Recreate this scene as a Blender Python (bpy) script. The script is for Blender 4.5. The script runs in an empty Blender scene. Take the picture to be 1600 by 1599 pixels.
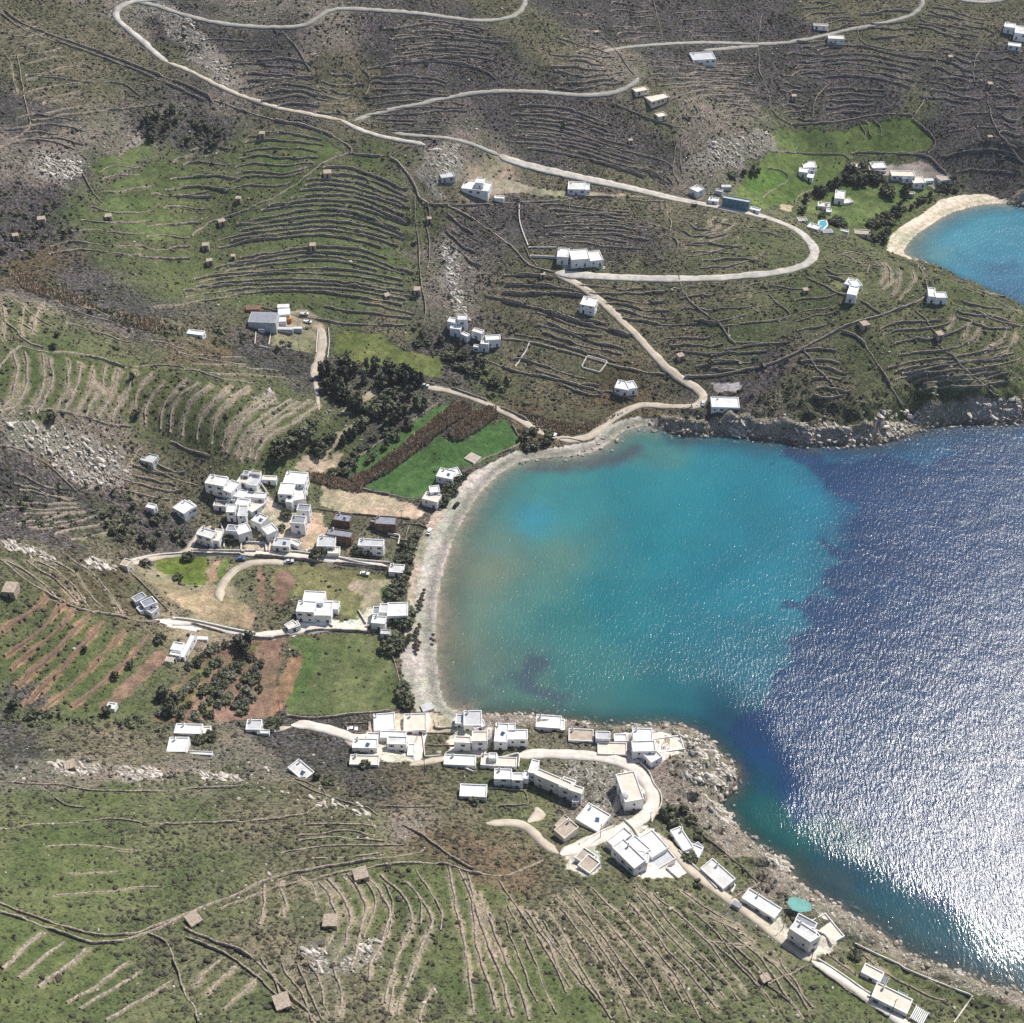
import bpy, math, random
import numpy as np
R = math.radians
rng = random.Random(7)
nr = np.random.RandomState(11)
sc = bpy.context.scene
COL = sc.collection
# ------------------------------------------------------------------ camera, sky, sun, exposure
CAMH, PITCH, FOC = 430.0, R(42.0), 2150.0
cam_d = bpy.data.cameras.new('camera'); cam = bpy.data.objects.new('camera', cam_d); COL.objects.link(cam)
cam.location = (0, 0, CAMH); cam.rotation_euler = (math.pi/2 - PITCH, 0, 0)
cam_d.sensor_width = 36.0; cam_d.lens = 36.0*FOC/1600.0; cam_d.clip_start = 1; cam_d.clip_end = 12000
sc.camera = cam
SUN_EL, SUN_AZ = R(49.0), R(41.0)          # azimuth clockwise from +Y (the way the camera looks)
world = bpy.data.worlds.new('World'); sc.world = world; world.use_nodes = True
wn = world.node_tree; bg = wn.nodes['Background']
sky = wn.nodes.new('ShaderNodeTexSky'); sky.sky_type = 'NISHITA'; sky.sun_disc = False
sky.sun_elevation = SUN_EL; sky.sun_rotation = SUN_AZ; sky.altitude = 400
wn.links.new(sky.outputs[0], bg.inputs[0]); bg.inputs[1].default_value = 0.105
sl = bpy.data.lights.new('sun', 'SUN'); sl.energy = 4.6; sl.angle = R(0.5); sl.color = (1.0, 0.955, 0.88)
so = bpy.data.objects.new('sun', sl); COL.objects.link(so)
so.rotation_euler = (math.pi/2 - SUN_EL, 0, -SUN_AZ + math.pi)
so.rotation_euler = (-(math.pi/2 - SUN_EL), 0, -SUN_AZ)
vs = sc.view_settings; vs.view_transform = 'Standard'; vs.look = 'None'; vs.exposure = 0.36; vs.gamma = 1.0
sc.cycles.max_bounces = 6; sc.cycles.diffuse_bounces = 3; sc.cycles.glossy_bounces = 3
sc.cycles.transparent_max_bounces = 8; sc.cycles.volume_bounces = 0
sc.cycles.use_denoising = False

# ------------------------------------------------------------------ helpers
SP, CP = math.sin(PITCH), math.cos(PITCH)
def rays(p):
    p = np.atleast_2d(np.asarray(p, float))
    u = (p[:,0]-800.0)/FOC; v = (p[:,1]-799.5)/FOC
    return np.stack([u, CP - v*SP, -(SP + v*CP)], 1)
def onplane(p, z):
    d = rays(p); t = (CAMH - z)/(-d[:,2])
    return np.stack([d[:,0]*t, d[:,1]*t], 1)
def pts(s):
    return [tuple(float(c) for c in q.split(',')) for q in s.split()]
def hash2(ix, iy, seed):
    h = (ix.astype(np.int64)*374761393 + iy.astype(np.int64)*668265263 + seed*982451653) & 0x7fffffff
    h = ((h ^ (h >> 13))*1274126177) & 0x7fffffff
    h = (h ^ (h >> 16)) & 0xffff
    return h/65535.0
def vnoise(x, y, s, seed=0):
    x = x/s; y = y/s
    ix = np.floor(x); iy = np.floor(y); fx = x-ix; fy = y-iy
    fx = fx*fx*(3-2*fx); fy = fy*fy*(3-2*fy)
    a = hash2(ix,iy,seed); b = hash2(ix+1,iy,seed); c = hash2(ix,iy+1,seed); d = hash2(ix+1,iy+1,seed)
    return (a*(1-fx)+b*fx)*(1-fy) + (c*(1-fx)+d*fx)*fy
def fbm(x, y, s, o=3, seed=0):
    r = 0; a = 1; t = 0
    for k in range(o):
        r = r + a*vnoise(x, y, s/2**k, seed+17*k); t += a; a *= .5
    return r/t
def inpoly(x, y, poly):
    inside = np.zeros(x.shape, bool); n = len(poly)
    for i in range(n):
        x0,y0 = poly[i]; x1,y1 = poly[(i+1)%n]
        if y0 == y1: continue
        c = ((y0 > y) != (y1 > y)) & (x < (x1-x0)*(y-y0)/(y1-y0)+x0)
        inside ^= c
    return inside
def segdist(x, y, line, closed=False):
    best = np.full(x.shape, 1e9); n = len(line)
    for i in range(n if closed else n-1):
        x0,y0 = line[i]; x1,y1 = line[(i+1)%n]
        dx,dy = x1-x0, y1-y0; L = dx*dx+dy*dy+1e-9
        t = np.clip(((x-x0)*dx+(y-y0)*dy)/L, 0, 1)
        best = np.minimum(best, (x-x0-t*dx)**2+(y-y0-t*dy)**2)
    return np.sqrt(best)
def resample(line, step):
    line = np.asarray(line, float); seg = np.linalg.norm(np.diff(line,axis=0),axis=1)
    s = np.concatenate([[0],np.cumsum(seg)]); n = max(2, int(round(s[-1]/step))+1)
    q = np.linspace(0, s[-1], n)
    return np.stack([np.interp(q,s,line[:,0]), np.interp(q,s,line[:,1])],1)
def smoothline(line, it=2):
    p = np.asarray(line, float)
    for _ in range(it):
        q = [p[0]]
        for i in range(len(p)-1):
            q.append(p[i]*.75+p[i+1]*.25); q.append(p[i]*.25+p[i+1]*.75)
        q.append(p[-1]); p = np.array(q)
    return p
def mesh_np(name, V, F, mats=(), smooth=False, midx=None):
    """V (n,3); F (m,k) index array"""
    me = bpy.data.meshes.new(name); V = np.asarray(V, np.float32); F = np.asarray(F, np.int32)
    me.vertices.add(len(V)); me.vertices.foreach_set('co', V.ravel())
    k = F.shape[1]; me.loops.add(F.size); me.loops.foreach_set('vertex_index', F.ravel())
    me.polygons.add(len(F)); me.polygons.foreach_set('loop_start', np.arange(0, F.size, k, dtype=np.int32))
    if smooth: me.polygons.foreach_set('use_smooth', np.ones(len(F), bool))
    for m in mats: me.materials.append(m)
    if midx is not None: me.polygons.foreach_set('material_index', np.asarray(midx, np.int32))
    me.update(calc_edges=True); me.validate(verbose=False)
    return me
class MB:
    """collects boxes and polygons for one mesh"""
    def __init__(s): s.v=[]; s.f=[]; s.m=[]
    def poly(s, P, m=0):
        n=len(s.v); s.v += [tuple(p) for p in P]; s.f.append(tuple(range(n,n+len(P)))); s.m.append(m)
    def frame(s, o, ex, ey, ez, m=0, bottom=True):
        o=np.asarray(o,float); ex=np.asarray(ex,float); ey=np.asarray(ey,float); ez=np.asarray(ez,float)
        c=[o,o+ex,o+ex+ey,o+ey]; c+= [q+ez for q in c]
        n=len(s.v); s.v += [tuple(q) for q in c]
        fs=[(4,5,6,7),(0,1,5,4),(1,2,6,5),(2,3,7,6),(3,0,4,7)]
        if bottom: fs.append((3,2,1,0))
        for f in fs: s.f.append(tuple(n+i for i in f)); s.m.append(m)
    def box(s, cx, cy, z0, sx, sy, sz, m=0, rz=0):
        c,sn=math.cos(rz),math.sin(rz)
        ex=(sx*c,sx*sn,0); ey=(-sy*sn,sy*c,0)
        s.frame((cx-ex[0]/2-ey[0]/2, cy-ex[1]/2-ey[1]/2, z0), ex, ey, (0,0,sz), m)
    def cyl(s, p0, p1, r0, r1, n=8, m=0, cap=True):
        p0=np.asarray(p0,float); p1=np.asarray(p1,float); d=p1-p0; d/=np.linalg.norm(d)+1e-9
        a=np.cross(d,(0,0,1) if abs(d[2])<.9 else (1,0,0)); a/=np.linalg.norm(a); b=np.cross(d,a)
        k=len(s.v)
        for p,r in ((p0,r0),(p1,r1)):
            for i in range(n):
                t=2*math.pi*i/n; s.v.append(tuple(p+r*(a*math.cos(t)+b*math.sin(t))))
        for i in range(n):
            j=(i+1)%n; s.f.append((k+i,k+j,k+n+j,k+n+i)); s.m.append(m)
        if cap:
            s.f.append(tuple(k+n+i for i in range(n))); s.m.append(m)
    def mesh(s, name, mats, smooth=False):
        me=bpy.data.meshes.new(name); me.from_pydata(s.v,[],s.f)
        for m in mats: me.materials.append(m)
        me.polygons.foreach_set('material_index', np.array(s.m,np.int32))
        if smooth: me.polygons.foreach_set('use_smooth', np.ones(len(s.f),bool))
        me.update(); return me
def link(name, me, parent=None, loc=(0,0,0), rz=0):
    o = bpy.data.objects.new(name, me); COL.objects.link(o); o.location = loc; o.rotation_euler = (0,0,rz)
    if parent is not None: o.parent = parent
    return o
def tag(o, label=None, cat=None, group=None, kind=None):
    if label: o['label']=label
    if cat: o['category']=cat
    if group: o['group']=group
    if kind: o['kind']=kind
    return o
# ------------------------------------------------------------------ materials
def newmat(name):
    m = bpy.data.materials.new(name); m.use_nodes=True; nt=m.node_tree
    b = nt.nodes['Principled BSDF']; b.inputs['Specular IOR Level'].default_value=0.25
    b.inputs['Roughness'].default_value=0.85
    return m, nt, b
def nd(nt, typ, **kw):
    n = nt.nodes.new(typ)
    for k,v in kw.items():
        if k in n.inputs: n.inputs[k].default_value = v
        else: setattr(n,k,v)
    return n
def mixc(nt, fac, a, b, mode='MIX'):
    n = nt.nodes.new('ShaderNodeMix'); n.data_type='RGBA'; n.blend_type=mode
    for i, val in ((0,fac),(6,a),(7,b)):
        if hasattr(val,'is_output'): nt.links.new(val, n.inputs[i])
        elif i == 0: n.inputs[i].default_value = val
        else: n.inputs[i].default_value = (*val[:3],1)
    return n.outputs[2]
def math_(nt, op, a, b=None, c=None):
    n = nt.nodes.new('ShaderNodeMath'); n.operation=op
    for i,val in enumerate((a,b,c)):
        if val is None: continue
        if hasattr(val,'is_output'): nt.links.new(val, n.inputs[i])
        else: n.inputs[i].default_value = val
    return n.outputs[0]
def geo(nt): return nt.nodes.new('ShaderNodeNewGeometry').outputs['Position']
def noise(nt, vec, scale, detail=4, rough=.55, dist=0):
    n = nd(nt,'ShaderNodeTexNoise'); n.inputs['Scale'].default_value=scale; n.inputs['Detail'].default_value=detail
    n.inputs['Roughness'].default_value=rough; n.inputs['Distortion'].default_value=dist
    nt.links.new(vec, n.inputs['Vector']); return n.outputs['Fac']
def ramp(nt, fac, lo, hi):
    n = nt.nodes.new('ShaderNodeMapRange'); n.interpolation_type='SMOOTHSTEP'
    nt.links.new(fac, n.inputs[0])
    for i,v in ((1,lo),(2,hi)):
        if hasattr(v,'is_output'): nt.links.new(v, n.inputs[i])
        else: n.inputs[i].default_value=v
    n.inputs[3].default_value=0; n.inputs[4].default_value=1
    return n.outputs[0]
def bump(nt, b, h, strength, dist=1.0):
    n = nd(nt,'ShaderNodeBump'); n.inputs['Strength'].default_value=strength; n.inputs['Distance'].default_value=dist
    nt.links.new(h, n.inputs['Height']); nt.links.new(n.outputs[0], b.inputs['Normal']); return n
def simple(name, c, var=.25, scale=.8, rough=.85, c2=None, bstr=0):
    m, nt, b = newmat(name); p = geo(nt); n = noise(nt,p,scale,5,.6)
    c2 = c2 or tuple(x*(1-var) for x in c)
    o = mixc(nt, ramp(nt,n,.35,.65), c2, c); nt.links.new(o, b.inputs['Base Color']); b.inputs['Roughness'].default_value=rough
    if bstr: bump(nt,b,noise(nt,p,scale*3,3),bstr,.3)
    return m
M = {}
M['white'] = simple('whitewash', (.83,.82,.80), .16, .35, .8, bstr=.25)
M['whiteroof'] = simple('whitewashed_roof', (.80,.79,.77), .22, .22, .85, c2=(.60,.58,.54), bstr=.3)
def vary(m, lo=.80):
    nt=m.node_tree; b=nt.nodes['Principled BSDF']; l=b.inputs['Base Color'].links[0]; src=l.from_socket
    oi=nt.nodes.new('ShaderNodeObjectInfo'); hs=nt.nodes.new('ShaderNodeHueSaturation'); v=nt.nodes.new('ShaderNodeMapRange')
    nt.links.new(oi.outputs['Random'],v.inputs[0]); v.inputs[3].default_value=lo; v.inputs[4].default_value=1.02
    nt.links.new(v.outputs[0],hs.inputs['Value']); nt.links.new(src,hs.inputs['Color'])
    p=geo(nt); st=noise(nt,p,1.1,5,.75); o=mixc(nt,ramp(nt,st,.56,.72),hs.outputs[0],(.42,.39,.34)); 
    mm=mixc(nt,.45,hs.outputs[0],o); nt.links.new(mm,b.inputs['Base Color'])
vary(M['white'],.88); vary(M['whiteroof'],.80)
M['cream'] = simple('cream_plaster', (.68,.60,.50), .14, .4, .85)
M['tanroof'] = simple('tan_roof', (.46,.38,.30), .25, .4, .9)
M['grey'] = simple('grey_roof', (.26,.27,.30), .18, .5, .7)
M['lgrey'] = simple('pale_grey_concrete', (.50,.50,.50), .15, .4, .85)
M['brown'] = simple('brown_stone_wall', (.20,.13,.095), .4, .9, .9, bstr=.6)
M['brick'] = simple('brick_red', (.33,.15,.09), .25, .8, .9)
M['blue'] = simple('blue_paint', (.09,.15,.27), .2, .5, .5)
M['teal'] = simple('teal_glass', (.14,.26,.30), .3, .5, .3)
M['stone'] = simple('dry_stone', (.40,.335,.265), .6, 1.0, .95, bstr=.9)
M['stonehut'] = simple('hut_stone', (.47,.385,.30), .35, 1.4, .95, bstr=.8)
M['dark'] = simple('dark_opening', (.02,.02,.024), .3, 1, .4)
M['shutter'] = simple('dark_shutter', (.05,.06,.09), .3, 1, .5)
M['wood'] = simple('brown_wood', (.16,.09,.05), .3, 1, .8)
M['trunk'] = simple('bark', (.11,.08,.055), .4, 3, .95)
M['metal'] = simple('painted_metal', (.55,.56,.58), .1, 2, .4)
M['pool'] = simple('pool_water', (.08,.34,.42), .1, 1, .1)
M['green_net'] = simple('green_canopy', (.15,.36,.32), .2, .3, .7)
M['orange'] = simple('orange_paint', (.55,.22,.05), .15, 1, .5)
def leafmat(name, a, b_):
    m, nt, b = newmat(name); p = geo(nt); n = noise(nt,p,1.3,4,.7)
    oi = nt.nodes.new('ShaderNodeObjectInfo'); 
    o = mixc(nt, ramp(nt,n,.3,.7), a, b_)
    hs = nt.nodes.new('ShaderNodeHueSaturation'); nt.links.new(o, hs.inputs['Color'])
    v = math_(nt,'MULTIPLY_ADD', oi.outputs['Random'], .6, .7); nt.links.new(v, hs.inputs['Value'])
    nt.links.new(hs.outputs[0], b.inputs['Base Color']); b.inputs['Roughness'].default_value=.8
    return m
M['leaf_conifer'] = leafmat('conifer_foliage', (.048,.056,.036), (.125,.132,.080))
M['leaf_broad'] = leafmat('broadleaf_foliage', (.055,.064,.036), (.145,.150,.088))
M['leaf_olive'] = leafmat('olive_foliage', (.085,.09,.06), (.20,.20,.145))
M['leaf_scrub'] = leafmat('scrub_foliage', (.028,.026,.020), (.070,.062,.042))
M['reed'] = simple('dry_reed', (.52,.41,.29), .5, .5, .95)
M['rock'] = simple('pale_rock', (.52,.46,.39), .62, .55, .95, c2=(.20,.17,.14), bstr=1.2)
M['palerock'] = simple('bleached_rock', (.66,.61,.54), .5, .5, .95, c2=(.34,.30,.25), bstr=1.2)
def road_mat(name, a, b_):
    return simple(name, a, .2, .25, .9, c2=b_, bstr=.2)
M['road'] = road_mat('pale_concrete_road', (.50,.465,.41), (.36,.33,.285))
M['road_far'] = road_mat('old_asphalt_road', (.33,.315,.27), (.26,.245,.21))
M['dirt'] = road_mat('dirt_track', (.48,.42,.33), (.38,.32,.25))
M['path'] = road_mat('paved_path', (.60,.56,.50), (.50,.45,.39))
M['wallw'] = simple('whitewashed_wall', (.66,.61,.55), .3, .9, .9)
# ------------------------------------------------------------------ the lie of the land
COAST_PX = pts("1760,1690 1680,1600 1600,1552 1560,1540 1500,1520 1460,1505 1420,1490 1390,1465 1360,1445 1330,1428 1300,1410 1265,1393 1242,1372 1236,1350 1205,1335 1185,1320 1165,1305 1150,1290 1140,1270 1125,1256 1150,1235 1155,1215 1150,1195 1130,1180 1120,1165 1100,1150 1075,1135 1040,1130 1000,1132 940,1133 880,1122 820,1115 760,1117 720,1112 700,1105 691,1090 684,1050 681,1000 682,950 690,900 705,850 725,810 750,770 780,740 810,722 850,715 890,715 930,705 955,690 975,672 1010,665 1040,672 1060,682 1110,682 1150,682 1190,690 1220,690 1260,700 1290,695 1340,698 1390,690 1420,680 1450,668 1510,662 1560,665 1600,660 1680,640 1760,600 1740,550 1680,515 1600,485 1560,465 1500,440 1450,415 1418,399 1410,396 1418,380 1440,360 1480,335 1520,322 1555,318 1570,318 1600,325 1700,330 2000,300")
cw = smoothline(onplane(COAST_PX, 0), 1)
COAST = [tuple(p) for p in cw]
LAND = COAST + [(3500, COAST[-1][1]), (3500,4500), (-3500,4500), (-3500,-2500), (COAST[0][0]+60,-2500)]
def axis(lo, hi, far_lo, far_hi, step=1.0):
    a = list(np.arange(lo, hi+.001, step)); s = step
    l = [lo]; 
    while l[-1] > far_lo: s*=1.35; l.append(l[-1]-s)
    s = step; h=[hi]
    while h[-1] < far_hi: s*=1.35; h.append(h[-1]+s)
    return np.array(sorted(l[1:])+a+h[1:])
GX = axis(-370, 370, -3000, 3000); GY = axis(165, 965, -1500, 4000)
XX, YY = np.meshgrid(GX, GY)
CTRL = """600,1100,3 450,1080,4 640,900,2.5 540,1000,3 500,930,4 400,1000,8 300,1080,14 200,1100,22 100,1110,30 0,1120,38
560,850,4 450,840,7 380,800,10 340,760,14 300,830,10 230,880,14 480,760,8
0,1000,44 100,960,40 0,900,50 200,940,24 100,900,39 0,850,54 60,850,48 130,870,36 190,880,26
100,830,34 200,800,20 0,800,46 150,740,32 0,700,60 250,700,28 200,640,40 0,600,72 100,580,64 300,600,46 400,650,30 480,600,18 420,690,22
0,460,82 100,500,66 200,490,46 300,520,34 400,550,25 450,530,22 530,560,14 0,420,60
600,640,8 520,720,6 700,640,6 700,720,3 760,680,3 620,740,4 560,540,16 650,560,10 450,460,26 600,460,24 650,400,28 400,380,39 550,340,41 300,320,48
450,260,57 200,380,52 100,330,66 550,240,56 640,250,55 330,170,73 200,230,72 250,420,40 0,300,74
0,180,91 150,80,93 330,130,82 450,178,72 540,190,66 650,216,60 180,10,104 0,0,114 250,60,94
300,30,100 400,100,85 500,60,94 600,10,100 560,160,67 700,100,76 700,170,63 800,30,88 800,150,66 900,100,72 990,120,66 900,200,54 1000,200,49 1030,270,36 850,250,47 1100,180,50 1190,220,32 1150,270,25 1050,300,28
950,60,68 1100,60,58 1300,100,47 1200,10,64 1400,10,62 1550,20,60 1400,150,38 1500,200,26 1580,280,12 1300,200,27 1250,230,20 1350,240,14 1450,280,6 1250,290,10 1200,300,14 1350,330,5 1280,350,13 1390,350,4
740,280,46 800,290,43 905,290,38 690,260,54 690,330,40 700,430,26 720,500,16 800,420,28 900,400,30 780,530,12 900,460,24 1000,430,26 1000,350,32 1100,350,32 1200,330,24 1270,400,30 1200,430,30 1100,500,22 1000,540,14 980,600,8 900,600,6 1090,620,6 850,640,2.5
1300,380,27 1330,450,36 1380,402,32 1450,430,38 1500,455,37 1560,482,32 1600,500,24 1300,520,28 1450,520,31 1580,550,24 1200,640,9 1300,640,12 1400,630,14 1500,605,17 1590,605,14 1150,600,12
620,1150,6 740,1150,6 850,1140,4 950,1160,6 1000,1190,8 800,1200,10 740,1240,16 880,1240,12 1000,1290,12 1000,1360,18 1080,1330,10 1130,1370,9 1190,1420,10 1260,1480,12 1400,1560,12 1560,1600,12 1090,1240,6 1110,1210,7
550,1170,9 460,1180,14 300,1160,18 100,1150,34 0,1150,42 0,1250,62 200,1250,48 400,1260,36 600,1260,28 680,1300,30 850,1350,26 700,1360,40 500,1380,52 300,1440,66 0,1420,84 0,1599,98 250,1599,86 500,1599,74 700,1599,62 900,1599,48 900,1450,36 1100,1450,20 1200,1550,24 1050,1599,36 1350,1599,16
-300,800,75 -300,300,95 -300,1500,130 800,-150,115 -200,-150,130 1800,-150,85 1800,100,50 300,1800,115 900,1800,80 1300,1750,40 1800,260,16"""
cp = np.array([[float(c) for c in q.split(',')] for q in CTRL.split()])
cxy = np.concatenate([onplane(cp[i:i+1,:2], cp[i,2]) for i in range(len(cp))])
czz = cp[:,2]
bi = [i for i,p in enumerate(COAST_PX)]
bxy = onplane(COAST_PX, 0)
bz = np.array([0.6 if (28<=i<=50 or 74<=i<=81) else 3.0 for i in bi])
cxy = np.concatenate([cxy, bxy]); czz = np.concatenate([czz, bz])
def rbf_fit(P, z, c=10.0, lam=1.5):
    n=len(P); D = np.sqrt(((P[:,None]-P[None])**2).sum(2)+c*c)
    A = np.zeros((n+3,n+3)); A[:n,:n]=-D + lam*np.eye(n)
    A[:n,n]=1; A[:n,n+1]=P[:,0]/500; A[:n,n+2]=P[:,1]/500; A[n:,:n]=A[:n,n:].T
    b = np.concatenate([z,[0,0,0]]); return np.linalg.solve(A,b)
def rbf_eval(P, w, X, Y, c=10.0):
    o = w[-3]+w[-2]*X/500+w[-1]*Y/500
    for i in range(len(P)):
        o = o - w[i]*np.sqrt((X-P[i,0])**2+(Y-P[i,1])**2+c*c)
    return o
wts = rbf_fit(cxy, czz)
HB = np.clip(rbf_eval(cxy, wts, XX, YY), -5, 260)
land = inpoly(XX, YY, LAND)
ring = np.array(COAST)
dc = np.full(XX.shape, 1e9)
nearsel = (np.abs(XX) < 700) & (YY > 0) & (YY < 1400)
dc[nearsel] = segdist(XX[nearsel], YY[nearsel], COAST)
dc[~nearsel] = 400
# beach or cliff: distance-weighted by which coast points are near
BEACH_PX = pts("705,1100 686,1060 682,1000 682,950 690,900 705,850 725,810 750,770 780,740 810,722 850,715 890,715 930,705 955,690 975,672 1000,668")
BEACH2_PX = pts("1400,396 1410,396 1418,380 1440,360 1480,335 1520,322 1555,318")
sel = nearsel & (dc < 60)
db = np.full(XX.shape, 1e3)
db[sel] = np.minimum(segdist(XX[sel],YY[sel], onplane(BEACH_PX,0).tolist()), segdist(XX[sel],YY[sel], onplane(BEACH2_PX,0).tolist()))
beachy = np.clip(1-(db-dc)/12.0, 0, 1)*(db<60)            # 1 on the beach side
n1 = fbm(XX,YY,38,3,3)-.5; n2 = fbm(XX,YY,9,3,5)-.5
cliffR = 4.5
landz = np.maximum(HB, .5)
ramp_c = 1-np.exp(-dc/cliffR); ramp_b = np.clip(dc/26,0,1)**.8
northc = np.clip((XX-70)/30,0,1)*np.clip((YY-490)/20,0,1)*np.clip((640-YY)/20,0,1)
lz_c = np.maximum(landz, np.minimum(5.0+4.0*northc*(.3+1.2*fbm(XX,YY,22,2,13)), dc*(.8+1.0*northc)))*ramp_c
lz_b = np.maximum(landz*np.clip((dc-8)/30,0,1), 2.2*ramp_b)
lz = lz_c*(1-beachy)+lz_b*beachy
far = np.clip((dc-10)/40,0,1)
lz = lz + far*(n1*4.0 + n2*0.9)
# broken rock along the cliffs
rough = np.exp(-(np.maximum(dc-8,0)/12.0)**2)*(1-beachy)
rn = np.abs(fbm(XX*.8+YY*.5, YY*1.2-XX*.3, 8, 3, 9)-.5)*2
lz = lz + rough*np.clip(dc/5,0,1)*((1-rn)*7.0-4.0)*np.where(nearsel,1,0)
cove = np.clip(fbm(XX,YY,20,2,113)*2.6-1.25,0,1)*northc*np.exp(-(np.maximum(dc-6,0)/9.0)**2)
lz = lz*(1-.85*cove)
lz = np.where(land, np.maximum(lz, .12), 0)
seaz = -np.minimum(dc*.10*(1-.6*beachy)+.15+(1-beachy)*.4, 7.0)
H0 = np.where(land, lz, seaz)
def sample(G, x, y):
    x = np.asarray(x,float); y = np.asarray(y,float)
    i = np.clip(np.searchsorted(GX,x)-1,0,len(GX)-2); j = np.clip(np.searchsorted(GY,y)-1,0,len(GY)-2)
    fx = np.clip((x-GX[i])/(GX[i+1]-GX[i]),0,1); fy = np.clip((y-GY[j])/(GY[j+1]-GY[j]),0,1)
    return (G[j,i]*(1-fx)+G[j,i+1]*fx)*(1-fy)+(G[j+1,i]*(1-fx)+G[j+1,i+1]*fx)*fy
def hit(p, G=None):
    """pixel -> first point of the ground seen there (world x, y)"""
    G = H0 if G is None else G
    d = rays(p); n = len(d); t0 = (CAMH-200)/(-d[:,2]); t1 = CAMH/(-d[:,2])
    res = t1.copy(); done = np.zeros(n,bool); prev = t0.copy()
    for k in range(1,161):
        t = t0+(t1-t0)*k/160.0
        below = (CAMH+d[:,2]*t) <= np.maximum(sample(G, d[:,0]*t, d[:,1]*t),0)
        new = below & ~done
        if new.any():
            lo = prev.copy(); hi = t.copy()
            for _ in range(10):
                m = (lo+hi)/2; b = (CAMH+d[:,2]*m) <= np.maximum(sample(G,d[:,0]*m,d[:,1]*m),0)
                hi = np.where(b,m,hi); lo = np.where(b,lo,m)
            res = np.where(new,hi,res); done |= new
        prev = t
        if done.all(): break
    return np.stack([d[:,0]*res, d[:,1]*res],1)
# ------------------------------------------------------------------ walls, traced one by one and in terrace families
WALLS = []   # (world polyline, height, width, step, label, group, material)
def W(s, label, h=1.2, w=.8, step=0., mat='stone', group='dry-stone field walls', px=None, curve=1):
    p = np.array(px if px is not None else pts(s))
    q = hit(resample(smoothline(p,curve), 5.0))
    if label and len(label.split())>16: label=' '.join(label.replace(' terrace','').split()[:16])
    WALLS.append([q, h*.66, w*(.46 if mat!='wallw' else .7), step, label, group, mat])
ORD = 'first second third fourth fifth sixth seventh eighth ninth tenth eleventh twelfth thirteenth fourteenth fifteenth sixteenth seventeenth eighteenth nineteenth twentieth'.split()
MINOR=[]
def FAM(A, B, n, frm, place, look='low terrace wall', h=1.0, w=.9, step=.8, trim=.12, wob=1.6, mat='stone', pw=1.0, minor=False):
    a = resample(smoothline(pts(A),2), 8); b = resample(smoothline(pts(B),2), 8)
    m = 24; q = np.linspace(0,1,m)
    def ev(L,q):
        s = np.linspace(0,1,len(L)); return np.stack([np.interp(q,s,L[:,0]),np.interp(q,s,L[:,1])],1)
    for k in range(n):
        f = (k/(n-1))**pw if n>1 else 0
        if 0<k<n-1: f += rng.uniform(-.3,.3)/(n-1)
        q0 = rng.random()*trim; q1 = 1-rng.random()*trim
        qq = q0+(q1-q0)*q
        L = ev(a,qq)*(1-f)+ev(b,qq)*f
        ph = rng.random()*10
        nrm = np.stack([-(L[-1,1]-L[0,1]), L[-1,0]-L[0,0]]); nrm = nrm/np.linalg.norm(nrm)
        L = L + nrm[None]*(wob*(np.sin(qq*7+ph)+.7*(np.interp(qq,np.linspace(0,1,9),nr.uniform(-1.2,1.2,9)))))[:,None]
        if minor:
            WALLS.append([hit(resample(L,5.0)), h*.66, w*.46, step, None, 'terrace walls', mat]); continue
        W(None, '%s %s, %s from %s'%(look, place, ORD[k], frm), h, w, step, mat, 'terrace walls '+place, px=L, curve=0)
# --- traced
W("0,12 28,35 60,48 100,62 150,80 200,98 260,122 300,137 328,150 330,160", 'long dark field wall running down the top left ridge, upper of its pair', 1.8, 1.2)
W("0,20 28,43 60,56 100,69 150,87 200,105 260,130 296,146 320,158", 'long dark field wall running down the top left ridge, lower of its pair', 1.6, 1.)
W("335,157 370,170 400,180 440,190 480,198 515,210 540,225 552,236 546,240", 'curved double-faced wall along the upper rim of the green bowl', 1.8, 1.6)
W("546,240 570,243 600,245 615,240 640,230 660,227", 'stone wall between the green bowl and the bare knoll above it', 1.6,1)
W("610,247 625,256 640,275 650,295 655,312 668,318", 'pale walled path descending the right rim of the green bowl', 1.6, 2.0)
W("546,240 510,252 480,275 450,297 420,315 400,322 370,335 340,345 320,352 300,370", 'long diagonal wall crossing the green bowl from upper right to lower left',1.5,1)
W("648,308 649,350 656,380 656,420 660,460 667,480 662,505", 'left wall of the stream bed beside the white rock strip', 1.6,1.1)
W("668,318 674,345 665,350 672,375 672,400 668,420", 'right wall of the stream bed beside the white rock strip', 1.4,1.)
W("27,85 32,115 38,150 45,180 50,198 35,210 0,232", 'pale crooked wall going down the far left slope',1.4,1.)
W("0,230 30,220 70,218 105,228 120,236 145,230", 'thick stone wall above the white rocks at far left',1.5,1.2)
W("130,272 140,295 155,312 160,318", 'short wall below the white rocks at far left',1.4,.9)
W("40,118 80,120 140,130 190,127 220,150", 'bent wall on the stony slope at top left',1.2,.8,.5)
W("50,190 100,180 150,176 200,170 250,163", 'faint wall on the lower stony slope at top left',1.2,.8,.5)
W("0,575 30,540 47,545 75,550 105,552 150,560 185,572 195,575", 'thick wall along the top of the pale-banked left terraces',1.6,1.2)
W("195,575 240,570 300,575 330,590 400,600", 'broken wall going right from the top of the left terraces',1.2,.9)
W("0,643 30,637 60,640 110,645 145,655 175,665 205,667", 'wall along the foot of the pale-banked left terraces',1.5,1.)
W("265,690 300,705 330,715", 'short wall from the terrace foot to the upper village',1.4,.9)
W("0,697 20,700 60,715 90,740 120,770", 'wall crossing the boulder slope at far left',1.3,.9)
W("180,765 195,740 210,715 225,697", 'pale garden wall below the small concrete house',1.2,.7)
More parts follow.
